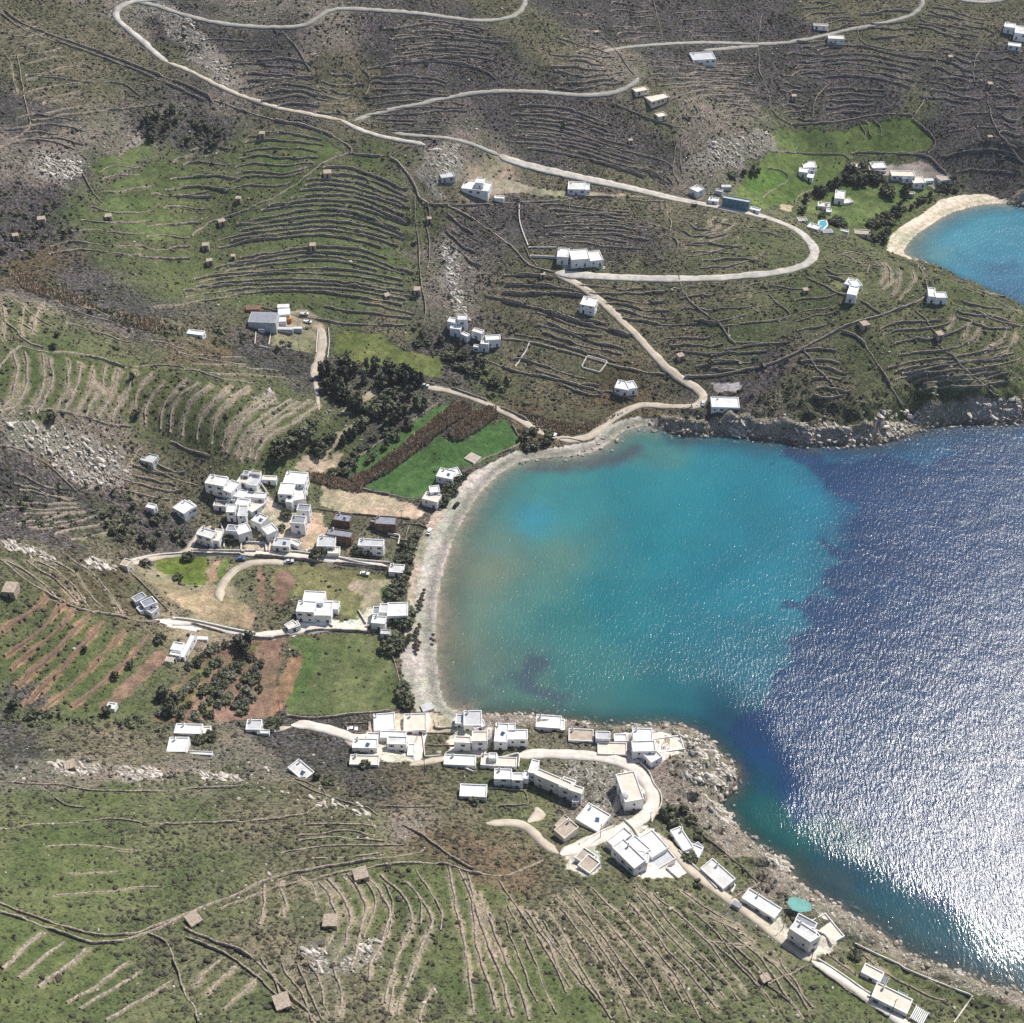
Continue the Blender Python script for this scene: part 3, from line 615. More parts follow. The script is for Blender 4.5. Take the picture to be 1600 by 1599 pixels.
# ------------------------------------------------------------------ what grows where: colour, scrub and rock over the ground
GT = {'g':((.104,.118,.060),.50,.26),'G':((.090,.112,.047),.32,.15),'s':((.112,.102,.110),.80,.25),'m':((.138,.130,.085),.62,.26),
      'r':((.20,.175,.145),.45,.85),'b':((.125,.098,.062),.60,.10),'t':((.33,.27,.20),.06,.08)}
GP = """30,20,m 100,30,m 160,60,m 230,30,r 180,20,r 300,60,s 400,20,r 420,90,s 500,50,r 520,120,m 600,60,s 700,60,s 760,20,m 820,60,m 900,20,s 1000,30,s 1100,20,s 1200,40,s 1300,20,m 1400,60,m 1500,40,m 1590,60,m
30,100,m 100,130,m 50,170,s 150,160,m 200,200,r 270,100,m 330,130,r 380,160,r 450,180,m 360,90,s 480,160,s 560,160,m 650,190,s 620,120,s 740,110,s 850,90,m 900,180,s 800,200,s 950,110,r 1020,140,m 1060,190,g 1100,190,r 1150,240,r 1080,240,r 1000,240,s 1100,110,s 1200,120,s 1350,110,s 1300,160,s 1250,210,g 1400,210,g 1500,150,s 1500,230,s 1560,100,s 1580,280,s
30,260,r 100,250,r 30,320,s 20,380,s 100,300,s 240,200,s 330,200,s 400,240,G 280,290,G 200,340,G 250,350,G  330,350,g 450,260,G 500,220,g 590,220,m 480,330,G 580,350,G 620,270,G 640,330,g 680,290,r 700,330,m 700,240,r 690,400,r 710,450,r 740,380,s 760,290,t 850,290,m 850,250,s 960,300,m 900,340,s 800,350,s 1000,370,s 1100,360,m 1060,330,m 1150,380,g 1200,400,g 1320,330,G 1400,300,G 1300,400,g 1180,280,G
60,430,b 150,470,s 220,500,s 300,530,m 400,430,G 300,430,G 250,400,g 450,430,G 550,460,G 600,430,G 650,480,g 620,500,m 20,470,r 80,520,g 200,540,m 50,580,G 150,600,G 250,620,G 350,620,g 450,620,g 400,680,G 480,650,g 350,560,b 450,560,s 560,480,g 680,520,s 720,560,s 800,480,m 850,460,m 900,520,m 900,480,m 950,560,m 850,560,m 880,620,m 780,590,g 950,620,b 850,650,b 1000,470,m 1050,520,m 1100,460,m 1150,540,g 1250,470,g 1250,600,m 1400,500,g 1400,580,g 1500,520,g 1560,560,g 1350,430,g 1500,470,g 1200,600,s
50,680,r 120,680,r 180,720,r 100,740,m 30,760,s 80,790,s 150,780,s 220,740,m 250,680,m 230,830,s 130,820,m 300,730,m 20,820,s 600,700,s
50,880,m 120,920,b 160,900,b 200,940,m 40,950,g 100,1000,G 180,1000,g 60,1060,G 120,1090,G 200,1050,g 280,900,t 340,950,t 380,920,g 400,960,m 430,985,m 350,1100,b
50,1150,s 150,1150,m 250,1190,m 400,1160,s 480,1160,s 100,1200,r 220,1205,r 340,1210,r 50,1260,g 200,1260,G 350,1260,g 450,1230,m 550,1220,s 600,1220,b 650,1230,m 700,1230,m 500,1290,m 100,1350,G 250,1350,g 400,1330,m 550,1310,g 650,1290,r 700,1320,b 750,1340,b 30,1500,G 120,1530,G 200,1500,G 250,1450,g 350,1500,m 350,1570,g 420,1480,m 480,1500,r 550,1420,G 600,1480,g 520,1560,m 650,1560,g 700,1400,G 720,1500,G 800,1560,G 800,1450,m 850,1400,m 900,1480,m 950,1420,g 1000,1480,m 1050,1550,g 1150,1500,g 1100,1430,g 1200,1590,g 1300,1550,g 1350,1530,G 1450,1590,g 850,1270,g 950,1240,r 1060,1220,r 1100,1280,m 1150,1330,g 1250,1400,r 780,1230,g 720,1240,m 1080,1170,r"""
gp = [q.split(',') for q in GP.split()]
gxy = hit([(float(a),float(b)) for a,b,_ in gp])
wx = XX + (fbm(XX,YY,26,3,21)-.5)*44; wy = YY + (fbm(XX,YY,26,3,31)-.5)*44
num = np.zeros(XX.shape+(5,), np.float32); den = np.zeros(XX.shape, np.float32)
for (x,y),(_,_,t) in zip(gxy, gp):
    w = (1/(((wx-x)**2+(wy-y)**2)/900.+.08)**2.2).astype(np.float32)
    c,s,r = GT[t]; den += w
    for i,v in enumerate((*c,s,r)): num[...,i] += w*v
num /= den[...,None]
GC = num[...,:3]; SCR = num[...,3]; ROCK = num[...,4]
CAT = np.zeros(XX.shape, np.int8)        # 0 ground 1 seabed 2 beach 3 grass field 4 bare field 5 paving
def paint(s, col, scr=0., rock=0., cat=None, edge=2.6, z=None, px=None):
    P = hit(resample(np.array(pts(s)+pts(s)[:1]), 6.0)) if px is None else px
    x0,y0 = P.min(0)-3; x1,y1 = P.max(0)+3
    i0,i1 = np.searchsorted(GX,[x0,x1]); j0,j1 = np.searchsorted(GY,[y0,y1])
    X = XX[j0:j1,i0:i1]; Y = YY[j0:j1,i0:i1]
    ins = inpoly(X+(vnoise(X,Y,4,5)-.5)*edge, Y+(vnoise(X,Y,4,6)-.5)*edge, P.tolist())
    vv=(1+.55*(fbm(X,Y,14,3,301)-.5)+.35*(vnoise(X,Y,3,302)-.5))[...,None]*np.array([1,1,1])+(fbm(X,Y,22,2,303)-.5)[...,None]*np.array([.12,.03,.05])
    GC[j0:j1,i0:i1][ins] = (np.array(col)*vv)[ins]; SCR[j0:j1,i0:i1][ins]=scr; ROCK[j0:j1,i0:i1][ins]=rock
    if cat is not None: CAT[j0:j1,i0:i1][ins]=cat
CRF=(.058,.112,.038); GRF=(.105,.125,.056); DRY=(.21,.185,.10); RED=(.19,.128,.096); TAN=(.39,.315,.235); TAN2=(.32,.265,.20); PAVE=(.55,.51,.45); YG=(.125,.142,.052)
# valley pastures
paint("1140,312 1158,285 1190,252 1215,205 1310,207 1360,190 1425,185 1460,222 1445,238 1335,242 1325,250 1300,290 1240,315 1200,325 1160,322", (.10,.14,.045), .08,.03,3)
paint("1250,325 1300,292 1345,290 1380,295 1420,285 1455,300 1420,325 1380,345 1330,352 1290,340", (.105,.14,.05), .08,.05,3)
paint("1215,203 1310,205 1308,235 1210,236", (.10,.135,.05), .1,.03,3)
paint("1180,300 1215,293 1235,282 1222,268 1195,262 1165,290", (.085,.15,.036), .04,.02,3)
# pastures in the bowl
for s in ("155,312 200,308 245,312 240,330 190,340 160,330","195,345 255,335 300,352 300,375 210,372","255,265 310,268 325,290 300,305 245,300","245,255 215,262 160,300 175,305 230,290",
          "405,215 460,212 520,228 535,238 500,255 430,235","400,235 430,240 470,255 450,280 405,250","140,255 150,280 200,262 240,240 230,220"):
    paint(s, (.090,.118,.048), .10,.06,3)
paint("527,520 560,516 600,522 610,540 640,548 690,556 692,590 640,583 600,570 560,566 528,560", YG, .10,.02,3)
# stripes of crop by the beach
paint("522,742 560,715 610,682 650,655 690,632 705,634 690,655 640,690 600,718 565,742 560,752 535,748", CRF, .03,0,3)
paint("566,765 600,740 650,705 690,680 720,690 760,665 790,655 803,668 812,692 790,705 740,730 700,735 690,745 660,775 648,779 600,771", CRF, .03,0,3)
# green beach field
paint("462,996 500,992 590,992 600,1010 612,1025 620,1055 628,1090 620,1108 590,1110 540,1118 448,1118 452,1070 462,1045 470,1022 450,1005", GRF, .14,.02,3)
paint("460,996 500,994 500,1030 478,1080 450,1117 448,1100 455,1060 470,1022 450,1005",(.080,.118,.044),.12,0,3)
paint("242,870 325,868 322,895 320,916 290,912 262,900 240,888", (.12,.155,.038), .05,.02,3)
paint("348,875 362,874 350,905 338,918 335,912", (.085,.14,.036), .05,.02,3)
paint("430,885 480,884 560,893 612,905 640,912 618,925 605,950 575,975 540,972 525,935 470,928 440,940 425,942 430,905", (.15,.15,.072), .08,.02,3)
paint("560,905 612,908 635,915 612,930 600,955 580,972 560,968 565,935 540,915", TAN2,.04,.05,4)
paint("595,920 612,912 608,935 594,938",(.09,.13,.04),.1,0,3)
paint("435,890 458,890 462,915 445,942 424,942 432,915", RED,.03,.02,4)
paint("328,878 342,876 336,915 322,917", (.27,.19,.13),.02,.02,4)
paint("400,880 412,880 414,940 405,945", RED,.05,.02,4)
paint("300,925 330,920 380,940 400,962 395,985 340,972 300,958 275,945 262,925 245,915 250,905 275,912",(.30,.235,.16),.10,.10,4)
# red earth
paint("235,1130 262,1085 300,1045 335,1020 420,985 445,1000 440,1035 430,1085 425,1122 330,1128", RED,.10,.02,4)
paint("152,1110 180,1080 215,1045 245,1018 262,1012 262,1025 240,1045 215,1075 180,1108 165,1112", RED,.02,.02,4)
paint("408,1055 432,1044 420,1090 415,1118 402,1118 402,1080", RED,.04,.02,4)
paint("452,1028 474,1026 462,1060 450,1092 440,1118 420,1118 432,1075", (.22,.14,.09),.03,.02,4)
for s in ("300,1050 330,1030 350,1020 320,1060 290,1100 262,1125 262,1100","380,1010 410,1005 380,1040 350,1080 320,1125 310,1120 340,1060"):
    paint(s,(.13,.125,.055),.3,.02)
# bare lots
paint("505,760 560,768 640,785 665,800 655,812 600,806 540,800 500,792", TAN,.02,.12,4)
paint("478,800 500,805 520,850 470,860 470,830",(.40,.31,.23),.05,.2,4)
paint("535,642 560,622 590,606 594,618 565,630 545,648", TAN2,.02,.02,4)
paint("458,728 500,695 540,668 562,655 566,664 530,692 500,722 475,738", TAN2,.02,.02,4)
paint("470,746 500,722 530,704 540,712 505,738 490,750", TAN2,.02,.02,4)
paint("452,488 480,484 500,498 510,515 505,545 495,560 485,510 440,520 420,512 440,500", TAN2,.04,.05,4)
paint("425,515 493,515 493,552 460,545 425,538",(.20,.185,.12),.1,.06)
paint("725,285 760,275 800,283 850,296 905,300 960,302 1010,308 960,308 880,308 820,303 770,300", (.30,.27,.20),.10,.08,4)
paint("1108,596 1155,597 1158,611 1120,612", (.38,.36,.36),0,.05,5)
paint("1215,327 1222,318 1240,322 1235,332", TAN,.0,.05,4)
# village paving
paint("352,775 375,762 400,765 425,775 430,790 455,810 440,820 425,812 400,800 385,815 360,800 345,790", PAVE,0,.02,5)
paint("415,780 440,790 470,800 480,830 470,850 440,862 380,866 380,852 420,845 440,830 425,815 410,800", (.46,.39,.31),.06,.1,5)
paint("455,975 500,972 560,968 575,978 500,985 470,990 450,995 420,998 445,985", (.66,.64,.60),0,0,5)
paint("575,950 590,945 585,970 565,985 555,980", PAVE,0,0,5)
paint("540,1150 560,1143 600,1148 650,1142 662,1150 658,1190 650,1198 640,1190 600,1188 560,1172 545,1165", PAVE,0,.02,5)
paint("650,1112 690,1118 680,1145 662,1150 650,1145", (.52,.46,.38),.0,.1,5)
paint("575,1125 600,1118 700,1115 710,1140 700,1148 580,1148", (.44,.38,.30),.05,.1,5)
paint("700,1112 770,1112 775,1150 760,1180 700,1180 705,1150", PAVE,0,.1,5)
paint("960,1150 1000,1140 1030,1135 1075,1160 1078,1178 1050,1182 1020,1200 980,1190", (.62,.56,.49),0,.05,5)
paint("965,1185 985,1190 1015,1215 1030,1240 1030,1262 1012,1280 960,1300 945,1320 960,1345 1000,1370 1060,1370 1085,1358 1070,1345 1040,1310 1010,1290 985,1290 950,1305 905,1325 880,1335 890,1360 925,1370 940,1350 930,1320 975,1290 1005,1270 1012,1255 1000,1235 985,1215", PAVE,0,.03,5)
paint("1165,1400 1215,1430 1240,1455 1270,1460 1315,1460 1290,1490 1270,1500 1230,1480 1180,1440 1160,1415", (.5,.45,.4),0,.05,5)
paint("240,965 265,965 300,972 320,985 290,985 262,978", (.70,.68,.64),0,0,5)
paint("1290,425 1350,425 1350,460 1315,460",(.12,.13,.06),.3,.3)
paint("872,412 940,408 945,418 880,420", (.5,.47,.42),0,.1,5)
paint("1395,258 1440,252 1480,275 1490,282 1470,300 1440,285 1395,285 1380,262", (.34,.30,.26),.1,.1,5)
# white rock bands
for s in ("245,2 275,18 300,30 320,60 345,95 370,120 390,150 350,150 310,110 280,70 240,30 200,15","55,225 85,235 130,255 138,270 120,285 90,285 50,270 40,240",
          "0,842 40,850 85,870 80,878 30,865 0,855","118,875 150,872 185,885 178,892 130,886","690,370 712,378 722,430 718,470 735,500 705,500 695,450 688,410",
          "65,1195 110,1190 165,1198 150,1212 100,1215 70,1208","190,1198 235,1200 260,1212 210,1225 190,1220","310,1208 370,1210 372,1225 320,1225",
          "470,1485 515,1480 510,1515 495,1520","560,1470 590,1468 580,1490 530,1510 520,1495","400,610 425,605 425,625 395,628","1155,205 1200,205 1215,225 1180,250 1150,260 1090,270 1075,250 1110,215","200,215 225,205 215,230 180,250",
          "660,232 715,225 725,260 700,300 690,318 668,300 655,265","0,655 60,660 150,680 200,705 215,735 180,770 130,765 60,710 0,690","880,1195 960,1200 985,1225 960,1275 930,1290 915,1240 880,1215"):
    P = hit(resample(np.array(pts(s)+pts(s)[:1]),6.0))
    x0,y0=P.min(0)-8; x1,y1=P.max(0)+8; i0,i1=np.searchsorted(GX,[x0,x1]); j0,j1=np.searchsorted(GY,[y0,y1])
    X=XX[j0:j1,i0:i1]; Y=YY[j0:j1,i0:i1]
    ins=inpoly(X+(fbm(X,Y,8,2,5)-.5)*12, Y+(fbm(X,Y,8,2,6)-.5)*12, P.tolist())
    k = np.where(ins,.75,0)[...,None]; GC[j0:j1,i0:i1]=GC[j0:j1,i0:i1]*(1-k)+np.array((.27,.25,.215))*k
    ROCK[j0:j1,i0:i1]=np.where(ins,1.0,ROCK[j0:j1,i0:i1]); SCR[j0:j1,i0:i1]*=np.where(ins,.7,1)
# rocky shore and beaches
rkw = np.where((XX>-80)&(XX<65)&(YY<345), .4, np.where(YY>490,.42,np.where(YY<285,.62,1.0)))
rk = land & nearsel & (beachy<.5) & (dc < (15+14*(fbm(XX,YY,16,3,77)-.3))*rkw)
k = np.where(rk, np.clip(1.2-dc/26,0,.9),0)[...,None]
GC = GC*(1-k)+np.where((YY>490)[...,None],np.array((.30,.255,.205)),np.array((.27,.235,.19)))*k; ROCK = np.where(rk,1,ROCK); SCR = np.where(rk, SCR*.3*np.clip(dc/16,0,1), SCR)
wet = land & nearsel & (dc<1.6) & (beachy<.5); GC[wet] = (.13,.105,.08)
BP = hit(resample(np.array(pts("706,1112 650,1112 645,1100 636,1080 628,1045 626,1010 634,985 640,960 642,930 650,905 655,870 662,840 680,810 697,790 712,765 735,740 770,722 810,702 822,712 860,700 890,695 925,690 945,668 975,655 1000,650 1010,668 985,672 950,700 890,722 810,730 700,900 690,1000")),6.0))
def inz(P):
    z = np.zeros(XX.shape,bool); x0,y0=P.min(0); x1,y1=P.max(0); i0,i1=np.searchsorted(GX,[x0,x1]); j0,j1=np.searchsorted(GY,[y0,y1])
    z[j0:j1,i0:i1]=inpoly(XX[j0:j1,i0:i1],YY[j0:j1,i0:i1],P.tolist()); return z
b1 = (inz(BP) | ((beachy>.5)&(dc<5))) & land & (YY<620)
BP2 = hit(resample(np.array(pts("1386,392 1390,370 1410,352 1440,335 1470,312 1500,305 1540,303 1562,310 1560,325 1520,330 1480,345 1440,370 1425,392 1410,400")),6.0))
b2 = (inz(BP2) | ((beachy>.5)&(dc<4))) & land & (YY>620)
sandn = (fbm(XX,YY,5,3,41)-.5)
gc_s = np.array((.36,.34,.305))*(1+.3*sandn[...,None])
dark_band = np.exp(-((dc-3.0)/2.2)**2)*.35
GC = np.where(b1[...,None], gc_s*(1-dark_band[...,None])*np.where((dc>5)&(dc<10),1.12,1)[...,None], GC)
GC = np.where(b2[...,None], np.array((.60,.52,.42))*(1+.15*sandn[...,None])*(1-.6*dark_band[...,None]), GC)
for b in (b1,b2): SCR[b]=0; ROCK[b]=.06; CAT[b]=2
# dirt back-of-beach strip
paint("640,1000 655,900 668,840 700,795 690,790 660,830 645,880 632,985", (.37,.32,.255),.1,.1,2)
sea = ~land
CAT[sea] = 1
GC[sea] = np.array((.30,.26,.20)); SCR[sea]=0; ROCK[sea]=.2
cliffsea = sea & (beachy<.3)
GC[cliffsea] = (.13,.115,.085)
# scree thrown down beside the walls
for q,h,w,step,label,group,mat in WALLS:
    if mat=='wallw' or 'field walls' in group and h<1.2: continue
    label = label or 'minor'
    Wd = 1.05 if 'bank' in label else .6
    colr = np.array((.30,.19,.125)) if mat=='redbank' else np.array((.29,.245,.185))
    i0,i1 = np.searchsorted(GX,[q[:,0].min()-6,q[:,0].max()+6]); j0,j1=np.searchsorted(GY,[q[:,1].min()-6,q[:,1].max()+6])
    if i1<=i0 or j1<=j0: continue
    X=XX[j0:j1,i0:i1]; Y=YY[j0:j1,i0:i1]; d=segdist(X,Y,q.tolist())
    ww = Wd*(.25+1.7*vnoise(X,Y,7,201))+.8*(vnoise(X,Y,2.2,202)-.5)
    k=np.clip((ww-d)/.8+.3,0,1)*(.85 if 'bank' in label or mat=='redbank' else .5)*(CAT[j0:j1,i0:i1]==0)
    GC[j0:j1,i0:i1]=GC[j0:j1,i0:i1]*(1-k[...,None])+colr*k[...,None]
    if mat!='redbank': ROCK[j0:j1,i0:i1]=np.maximum(ROCK[j0:j1,i0:i1], k*.75)
    SCR[j0:j1,i0:i1]*=1-.6*k
# ------------------------------------------------------------------ ground sheets from the one height map
mg, nt, b = newmat('ground')
p = geo(nt)
at = nd(nt,'ShaderNodeAttribute', attribute_name='gcol'); as_ = nd(nt,'ShaderNodeAttribute', attribute_name='cover')
sep = nt.nodes.new('ShaderNodeSeparateXYZ'); nt.links.new(as_.outputs['Vector'], sep.inputs[0])
mp = nt.nodes.new('ShaderNodeMapping'); mp.inputs['Scale'].default_value=(1,1,.35); nt.links.new(p, mp.inputs[0]); pv = mp.outputs[0]
nbig = noise(nt,pv,.045,4,.6); nmid = noise(nt,pv,.35,4,.65); nfin = noise(nt,pv,1.4,3,.7)
c0 = mixc(nt, ramp(nt,nbig,.3,.7), (0.74,.82,.74), (1.26,1.16,1.22))
c1 = mixc(nt, 1.0, at.outputs['Color'], c0, 'MULTIPLY')
c2 = mixc(nt, ramp(nt,nmid,.25,.75), (.66,.68,.70), (1.32,1.28,1.2)); c1 = mixc(nt,1.0,c1,c2,'MULTIPLY')
c3 = mixc(nt, ramp(nt,nfin,.2,.8), (.72,.72,.74), (1.28,1.28,1.22)); c1 = mixc(nt,1.0,c1,c3,'MULTIPLY')
# low scrub tufts
ns = noise(nt,pv,.8,4,.66,.3)
thr = math_(nt,'MULTIPLY_ADD', sep.outputs[0], -.19, .635)
f1 = ramp(nt, ns, thr, math_(nt,'ADD',thr,.09)); f1 = math_(nt,'MULTIPLY',f1,.86)
c1 = mixc(nt, f1, c1, (.040,.036,.028))
ng = noise(nt,pv,.2,3,.6); gr = ramp(nt,ng,.5,.62); gr = math_(nt,'MULTIPLY',gr,math_(nt,'MULTIPLY',sep.outputs[0],.45))
c1 = mixc(nt, gr, c1, (.085,.092,.045))
# pale stones
nr_ = noise(nt,pv,.75,5,.72,.4)
thr2 = math_(nt,'MULTIPLY_ADD', sep.outputs[1], -.20, .715)
f2 = ramp(nt, nr_, thr2, math_(nt,'ADD',thr2,.05)); f2 = math_(nt,'MULTIPLY',f2,ramp(nt,sep.outputs[1],.03,.2))
c1 = mixc(nt, f2, c1, (.47,.43,.375))
nt.links.new(c1, b.inputs['Base Color']); b.inputs['Roughness'].default_value=.95; b.inputs['Specular IOR Level'].default_value=.1
hb = math_(nt,'ADD', nmid, math_(nt,'MULTIPLY', nfin, .5)); hb = math_(nt,'ADD', hb, math_(nt,'MULTIPLY', f1, .5)); hb = math_(nt,'ADD', hb, math_(nt,'MULTIPLY', f2, .7))
hs = math_(nt,'MULTIPLY', hb, math_(nt,'ADD', math_(nt,'MAXIMUM', sep.outputs[0], sep.outputs[1]), .15))
bump(nt,b,hs,.9,1.1)
M['ground'] = mg
ny, nx = XX.shape
idx = np.arange(ny*nx).reshape(ny,nx)
q00=idx[:-1,:-1]; q01=idx[:-1,1:]; q11=idx[1:,1:]; q10=idx[1:,:-1]
FQ = np.stack([q00,q01,q11,q10],-1).reshape(-1,4)
# category of a face: seabed only where every corner is under water
cf = CAT[:-1,:-1].copy()
allsea = (~land[:-1,:-1])&(~land[:-1,1:])&(~land[1:,1:])&(~land[1:,:-1])
cf = np.where((cf==1)&~allsea, 0, cf); cf = np.where(allsea,1,cf); cf = cf.ravel()
VA = np.stack([XX.ravel(),YY.ravel(),H.ravel()],1)
GCf = GC.reshape(-1,3); 
for k,(nm) in enumerate(['ground','seabed','beach','grass_field','bare_field','pavement']):
    F = FQ[cf==k]; 
    if not len(F): continue
    used = np.unique(F); remap = np.full(ny*nx,-1,np.int64); remap[used]=np.arange(len(used))
    me = mesh_np(nm, VA[used], remap[F], [M['ground']], smooth=True)
    a = me.attributes.new('gcol','FLOAT_VECTOR','POINT'); a.data.foreach_set('vector', np.ascontiguousarray(GCf[used],np.float32).ravel())
    cv = np.stack([SCR.ravel()[used],ROCK.ravel()[used],np.zeros(len(used))],1).astype(np.float32)
    a = me.attributes.new('cover','FLOAT_VECTOR','POINT'); a.data.foreach_set('vector', cv.ravel())
    tag(link(nm, me), kind='structure')
# ------------------------------------------------------------------ the sea
sub_x = GX[::2]; sub_y = GY[::2]
SX,SY = np.meshgrid(sub_x, sub_y)
hs_ = sample(H, SX, SY)
WPc = [  # px, py, colour (linear), weight radius m
 (700,1000,(.16,.20,.18)),(720,900,(.14,.20,.18)),(760,830,(.10,.20,.20)),(800,780,(.07,.20,.22)),(850,760,(.045,.21,.24)),(980,700,(.05,.19,.22)),(750,960,(.10,.19,.185)),(760,1060,(.09,.17,.17)),
 (840,810,(.035,.20,.27)),(860,880,(.075,.19,.20)),(820,940,(.055,.18,.20)),(900,960,(.025,.17,.21)),(900,800,(.03,.20,.27)),(1000,760,(.018,.19,.27)),(1050,850,(.010,.17,.26)),(1000,950,(.012,.165,.24)),
 (1100,720,(.016,.18,.28)),(1150,750,(.012,.18,.29)),(1200,780,(.010,.17,.28)),(1280,800,(.008,.16,.29)),(1150,900,(.009,.16,.27)),(1230,880,(.010,.15,.26)),(1100,1000,(.010,.14,.23)),(1180,1030,(.010,.12,.22)),
 (950,1080,(.025,.15,.19)),(850,1090,(.06,.15,.16)),(1080,1090,(.015,.12,.18)),
 (1350,760,(.006,.05,.16)),(1450,720,(.006,.075,.19)),(1550,700,(.006,.06,.17)),(1400,850,(.006,.035,.13)),(1300,960,(.006,.04,.13)),(1500,1000,(.006,.035,.12)),(1250,1080,(.007,.045,.12)),(1160,1120,(.008,.05,.11)),
 (1200,1200,(.004,.06,.12)),(1170,1260,(.005,.075,.09)),(1210,1310,(.006,.085,.11)),(1300,1360,(.004,.05,.10)),(1400,1430,(.005,.07,.12)),(1500,1490,(.006,.06,.11)),(1350,1250,(.004,.03,.09)),(1500,1300,(.005,.03,.09)),
 (1450,380,(.07,.20,.28)),(1500,370,(.04,.22,.36)),(1560,400,(.03,.20,.35)),(1590,440,(.02,.13,.27)),(1700,500,(.01,.10,.25)),(1700,1100,(.005,.03,.10))]
wxy = onplane([(a,b_) for a,b_,_ in WPc],0)
wn_ = np.zeros(SX.shape+(3,)); wd_ = np.zeros(SX.shape)
ax = SX+(fbm(SX,SY,40,3,51)-.5)*40; ay = SY+(fbm(SX,SY,40,3,61)-.5)*40
for (x,y),(_,_,c) in zip(wxy,WPc):
    w = 1/(((ax-x)**2+(ay-y)**2)/1600.+.12)**2.0; wd_ += w; wn_ += w[...,None]*np.array(c)
WC = wn_/wd_[...,None]*np.array((.92,.80,.64))
def weed(s, col, amt, wob=30, soft=6, sc_=18):
    """seagrass beds: real dark patches on the bottom"""
    global WC
    P = onplane(pts(s),0).tolist(); X = SX+(fbm(SX,SY,sc_,4,71)-.5)*wob; Y = SY+(fbm(SX,SY,sc_,4,81)-.5)*wob
    m = nearS; ins = np.zeros(SX.shape,bool); ins[m] = inpoly(X[m],Y[m],P)
    d = np.full(SX.shape,50.); d[m] = segdist(X[m],Y[m],P,True)
    k = np.clip(.5+np.where(ins,d,-d)/soft,0,1)*amt
    WC = WC*(1-k[...,None])+np.array(col)*k[...,None]
nearS = (np.abs(SX)<700)&(SY>0)&(SY<1300)
weed("1210,705 1255,735 1300,765 1330,800 1340,850 1250,845 1290,870 1345,890 1290,900 1275,960 1220,975 1280,1000 1240,1020 1210,1070 1180,1095 1130,1120 1090,1110 1140,1150 1180,1190 1250,1260 1330,1330 1420,1400 1500,1450 1600,1500 1900,1500 1900,700 1600,690 1500,700 1400,710 1300,710 1200,705", (.007,.030,.085), .9, 38, 3, 20)
weed("790,1040 820,1030 850,1050 880,1075 900,1095 870,1105 830,1090 790,1080 775,1060",(.045,.075,.095),.9,24,6,12)
weed("815,722 880,718 950,705 1000,695 1010,715 960,728 900,740 840,735",(.055,.075,.09),.85,20,6,10)
weed("684,1040 700,1080 716,1110 740,1115 720,1085 695,1040",(.07,.075,.085),.75,8,4,8)
weed("695,1065 740,1070 790,1095 780,1103 735,1082 700,1075",(.07,.085,.09),.35,8,5,8)
weed("700,860 735,845 725,880 705,960 698,1010 690,1000 695,930",(.075,.09,.10),.35,14,8,12)
weed("750,1112 850,1112 940,1130 1000,1130 900,1122 820,1118",(.02,.03,.05),.7,8,4,6)
weed("1010,662 1100,678 1200,690 1300,695 1450,670 1600,660 1600,700 1450,705 1300,715 1200,712 1100,700 1030,690",(.020,.045,.085),.55,16,9,12)
weed("1140,1190 1200,1185 1260,1250 1300,1300 1250,1310 1200,1240 1160,1230",(.004,.035,.10),.6,24,6,16)
weed("1540,412 1590,410 1600,430 1560,432",(.02,.07,.14),.6,10,6,8); weed("1500,395 1600,450 1620,500 1560,460",(.02,.06,.13),.4,10,9,8)
weed("1205,1330 1240,1350 1260,1385 1300,1400 1360,1430 1420,1470 1500,1510 1480,1495 1400,1430 1330,1385 1270,1340",(.035,.05,.045),.55,22,8,10)
weed("810,790 850,790 862,815 840,835 805,830",(.025,.20,.29),.5,12,14,20)
dS = np.full(SX.shape,300.); dS[nearS] = segdist(SX[nearS],SY[nearS],COAST)
bS = np.zeros(SX.shape); bS[nearS] = np.clip(1-(np.minimum(segdist(SX[nearS],SY[nearS],onplane(BEACH_PX,0).tolist()),segdist(SX[nearS],SY[nearS],onplane(BEACH2_PX,0).tolist()))-dS[nearS])/12,0,1)
op = np.clip(dS/np.where(bS>.5,16,9),0,1)**.6
OP = np.clip(.12+.88*op,0,1)
k = hs_ < .6
keep = k[:-1,:-1]|k[:-1,1:]|k[1:,1:]|k[1:,:-1]
n2y,n2x = SX.shape; id2 = np.arange(n2y*n2x).reshape(n2y,n2x)
FW = np.stack([id2[:-1,:-1],id2[:-1,1:],id2[1:,1:],id2[1:,:-1]],-1)[keep]
used=np.unique(FW); remap=np.full(n2y*n2x,-1,np.int64); remap[used]=np.arange(len(used))
me = mesh_np('sea', np.stack([SX.ravel(),SY.ravel(),np.zeros(SX.size)],1)[used], remap[FW], smooth=True)
a=me.attributes.new('wcol','FLOAT_VECTOR','POINT'); a.data.foreach_set('vector', WC.reshape(-1,3)[used].astype(np.float32).ravel())
a=me.attributes.new('depth','FLOAT','POINT'); a.data.foreach_set('value', OP.ravel()[used].astype(np.float32))
lee = onplane(pts("1000,1132 1075,1135 1130,1180 1150,1215 1130,1256 1165,1305 1240,1365 1300,1410 1400,1470 1500,1520 1600,1552"),0).tolist()
dl = np.full(SX.shape,200.); dl[nearS]=segdist(SX[nearS],SY[nearS],lee)
px_ = (fbm(SX,SY,30,3,141)-.5)*26
chop = np.clip((dl+px_-6)/24,0,1); chop = chop*chop*(3-2*chop)*.8+.2
inbay = np.clip((SX-150)/120,0,1)*.35+.65
chop = chop*inbay*(.85+.3*fbm(SX,SY,60,3,151))
a=me.attributes.new('chop','FLOAT','POINT'); a.data.foreach_set('value', chop.ravel()[used].astype(np.float32))
mw, nt, b = newmat('sea_water')
p = geo(nt)
aw = nd(nt,'ShaderNodeAttribute', attribute_name='wcol'); ad = nd(nt,'ShaderNodeAttribute', attribute_name='depth')
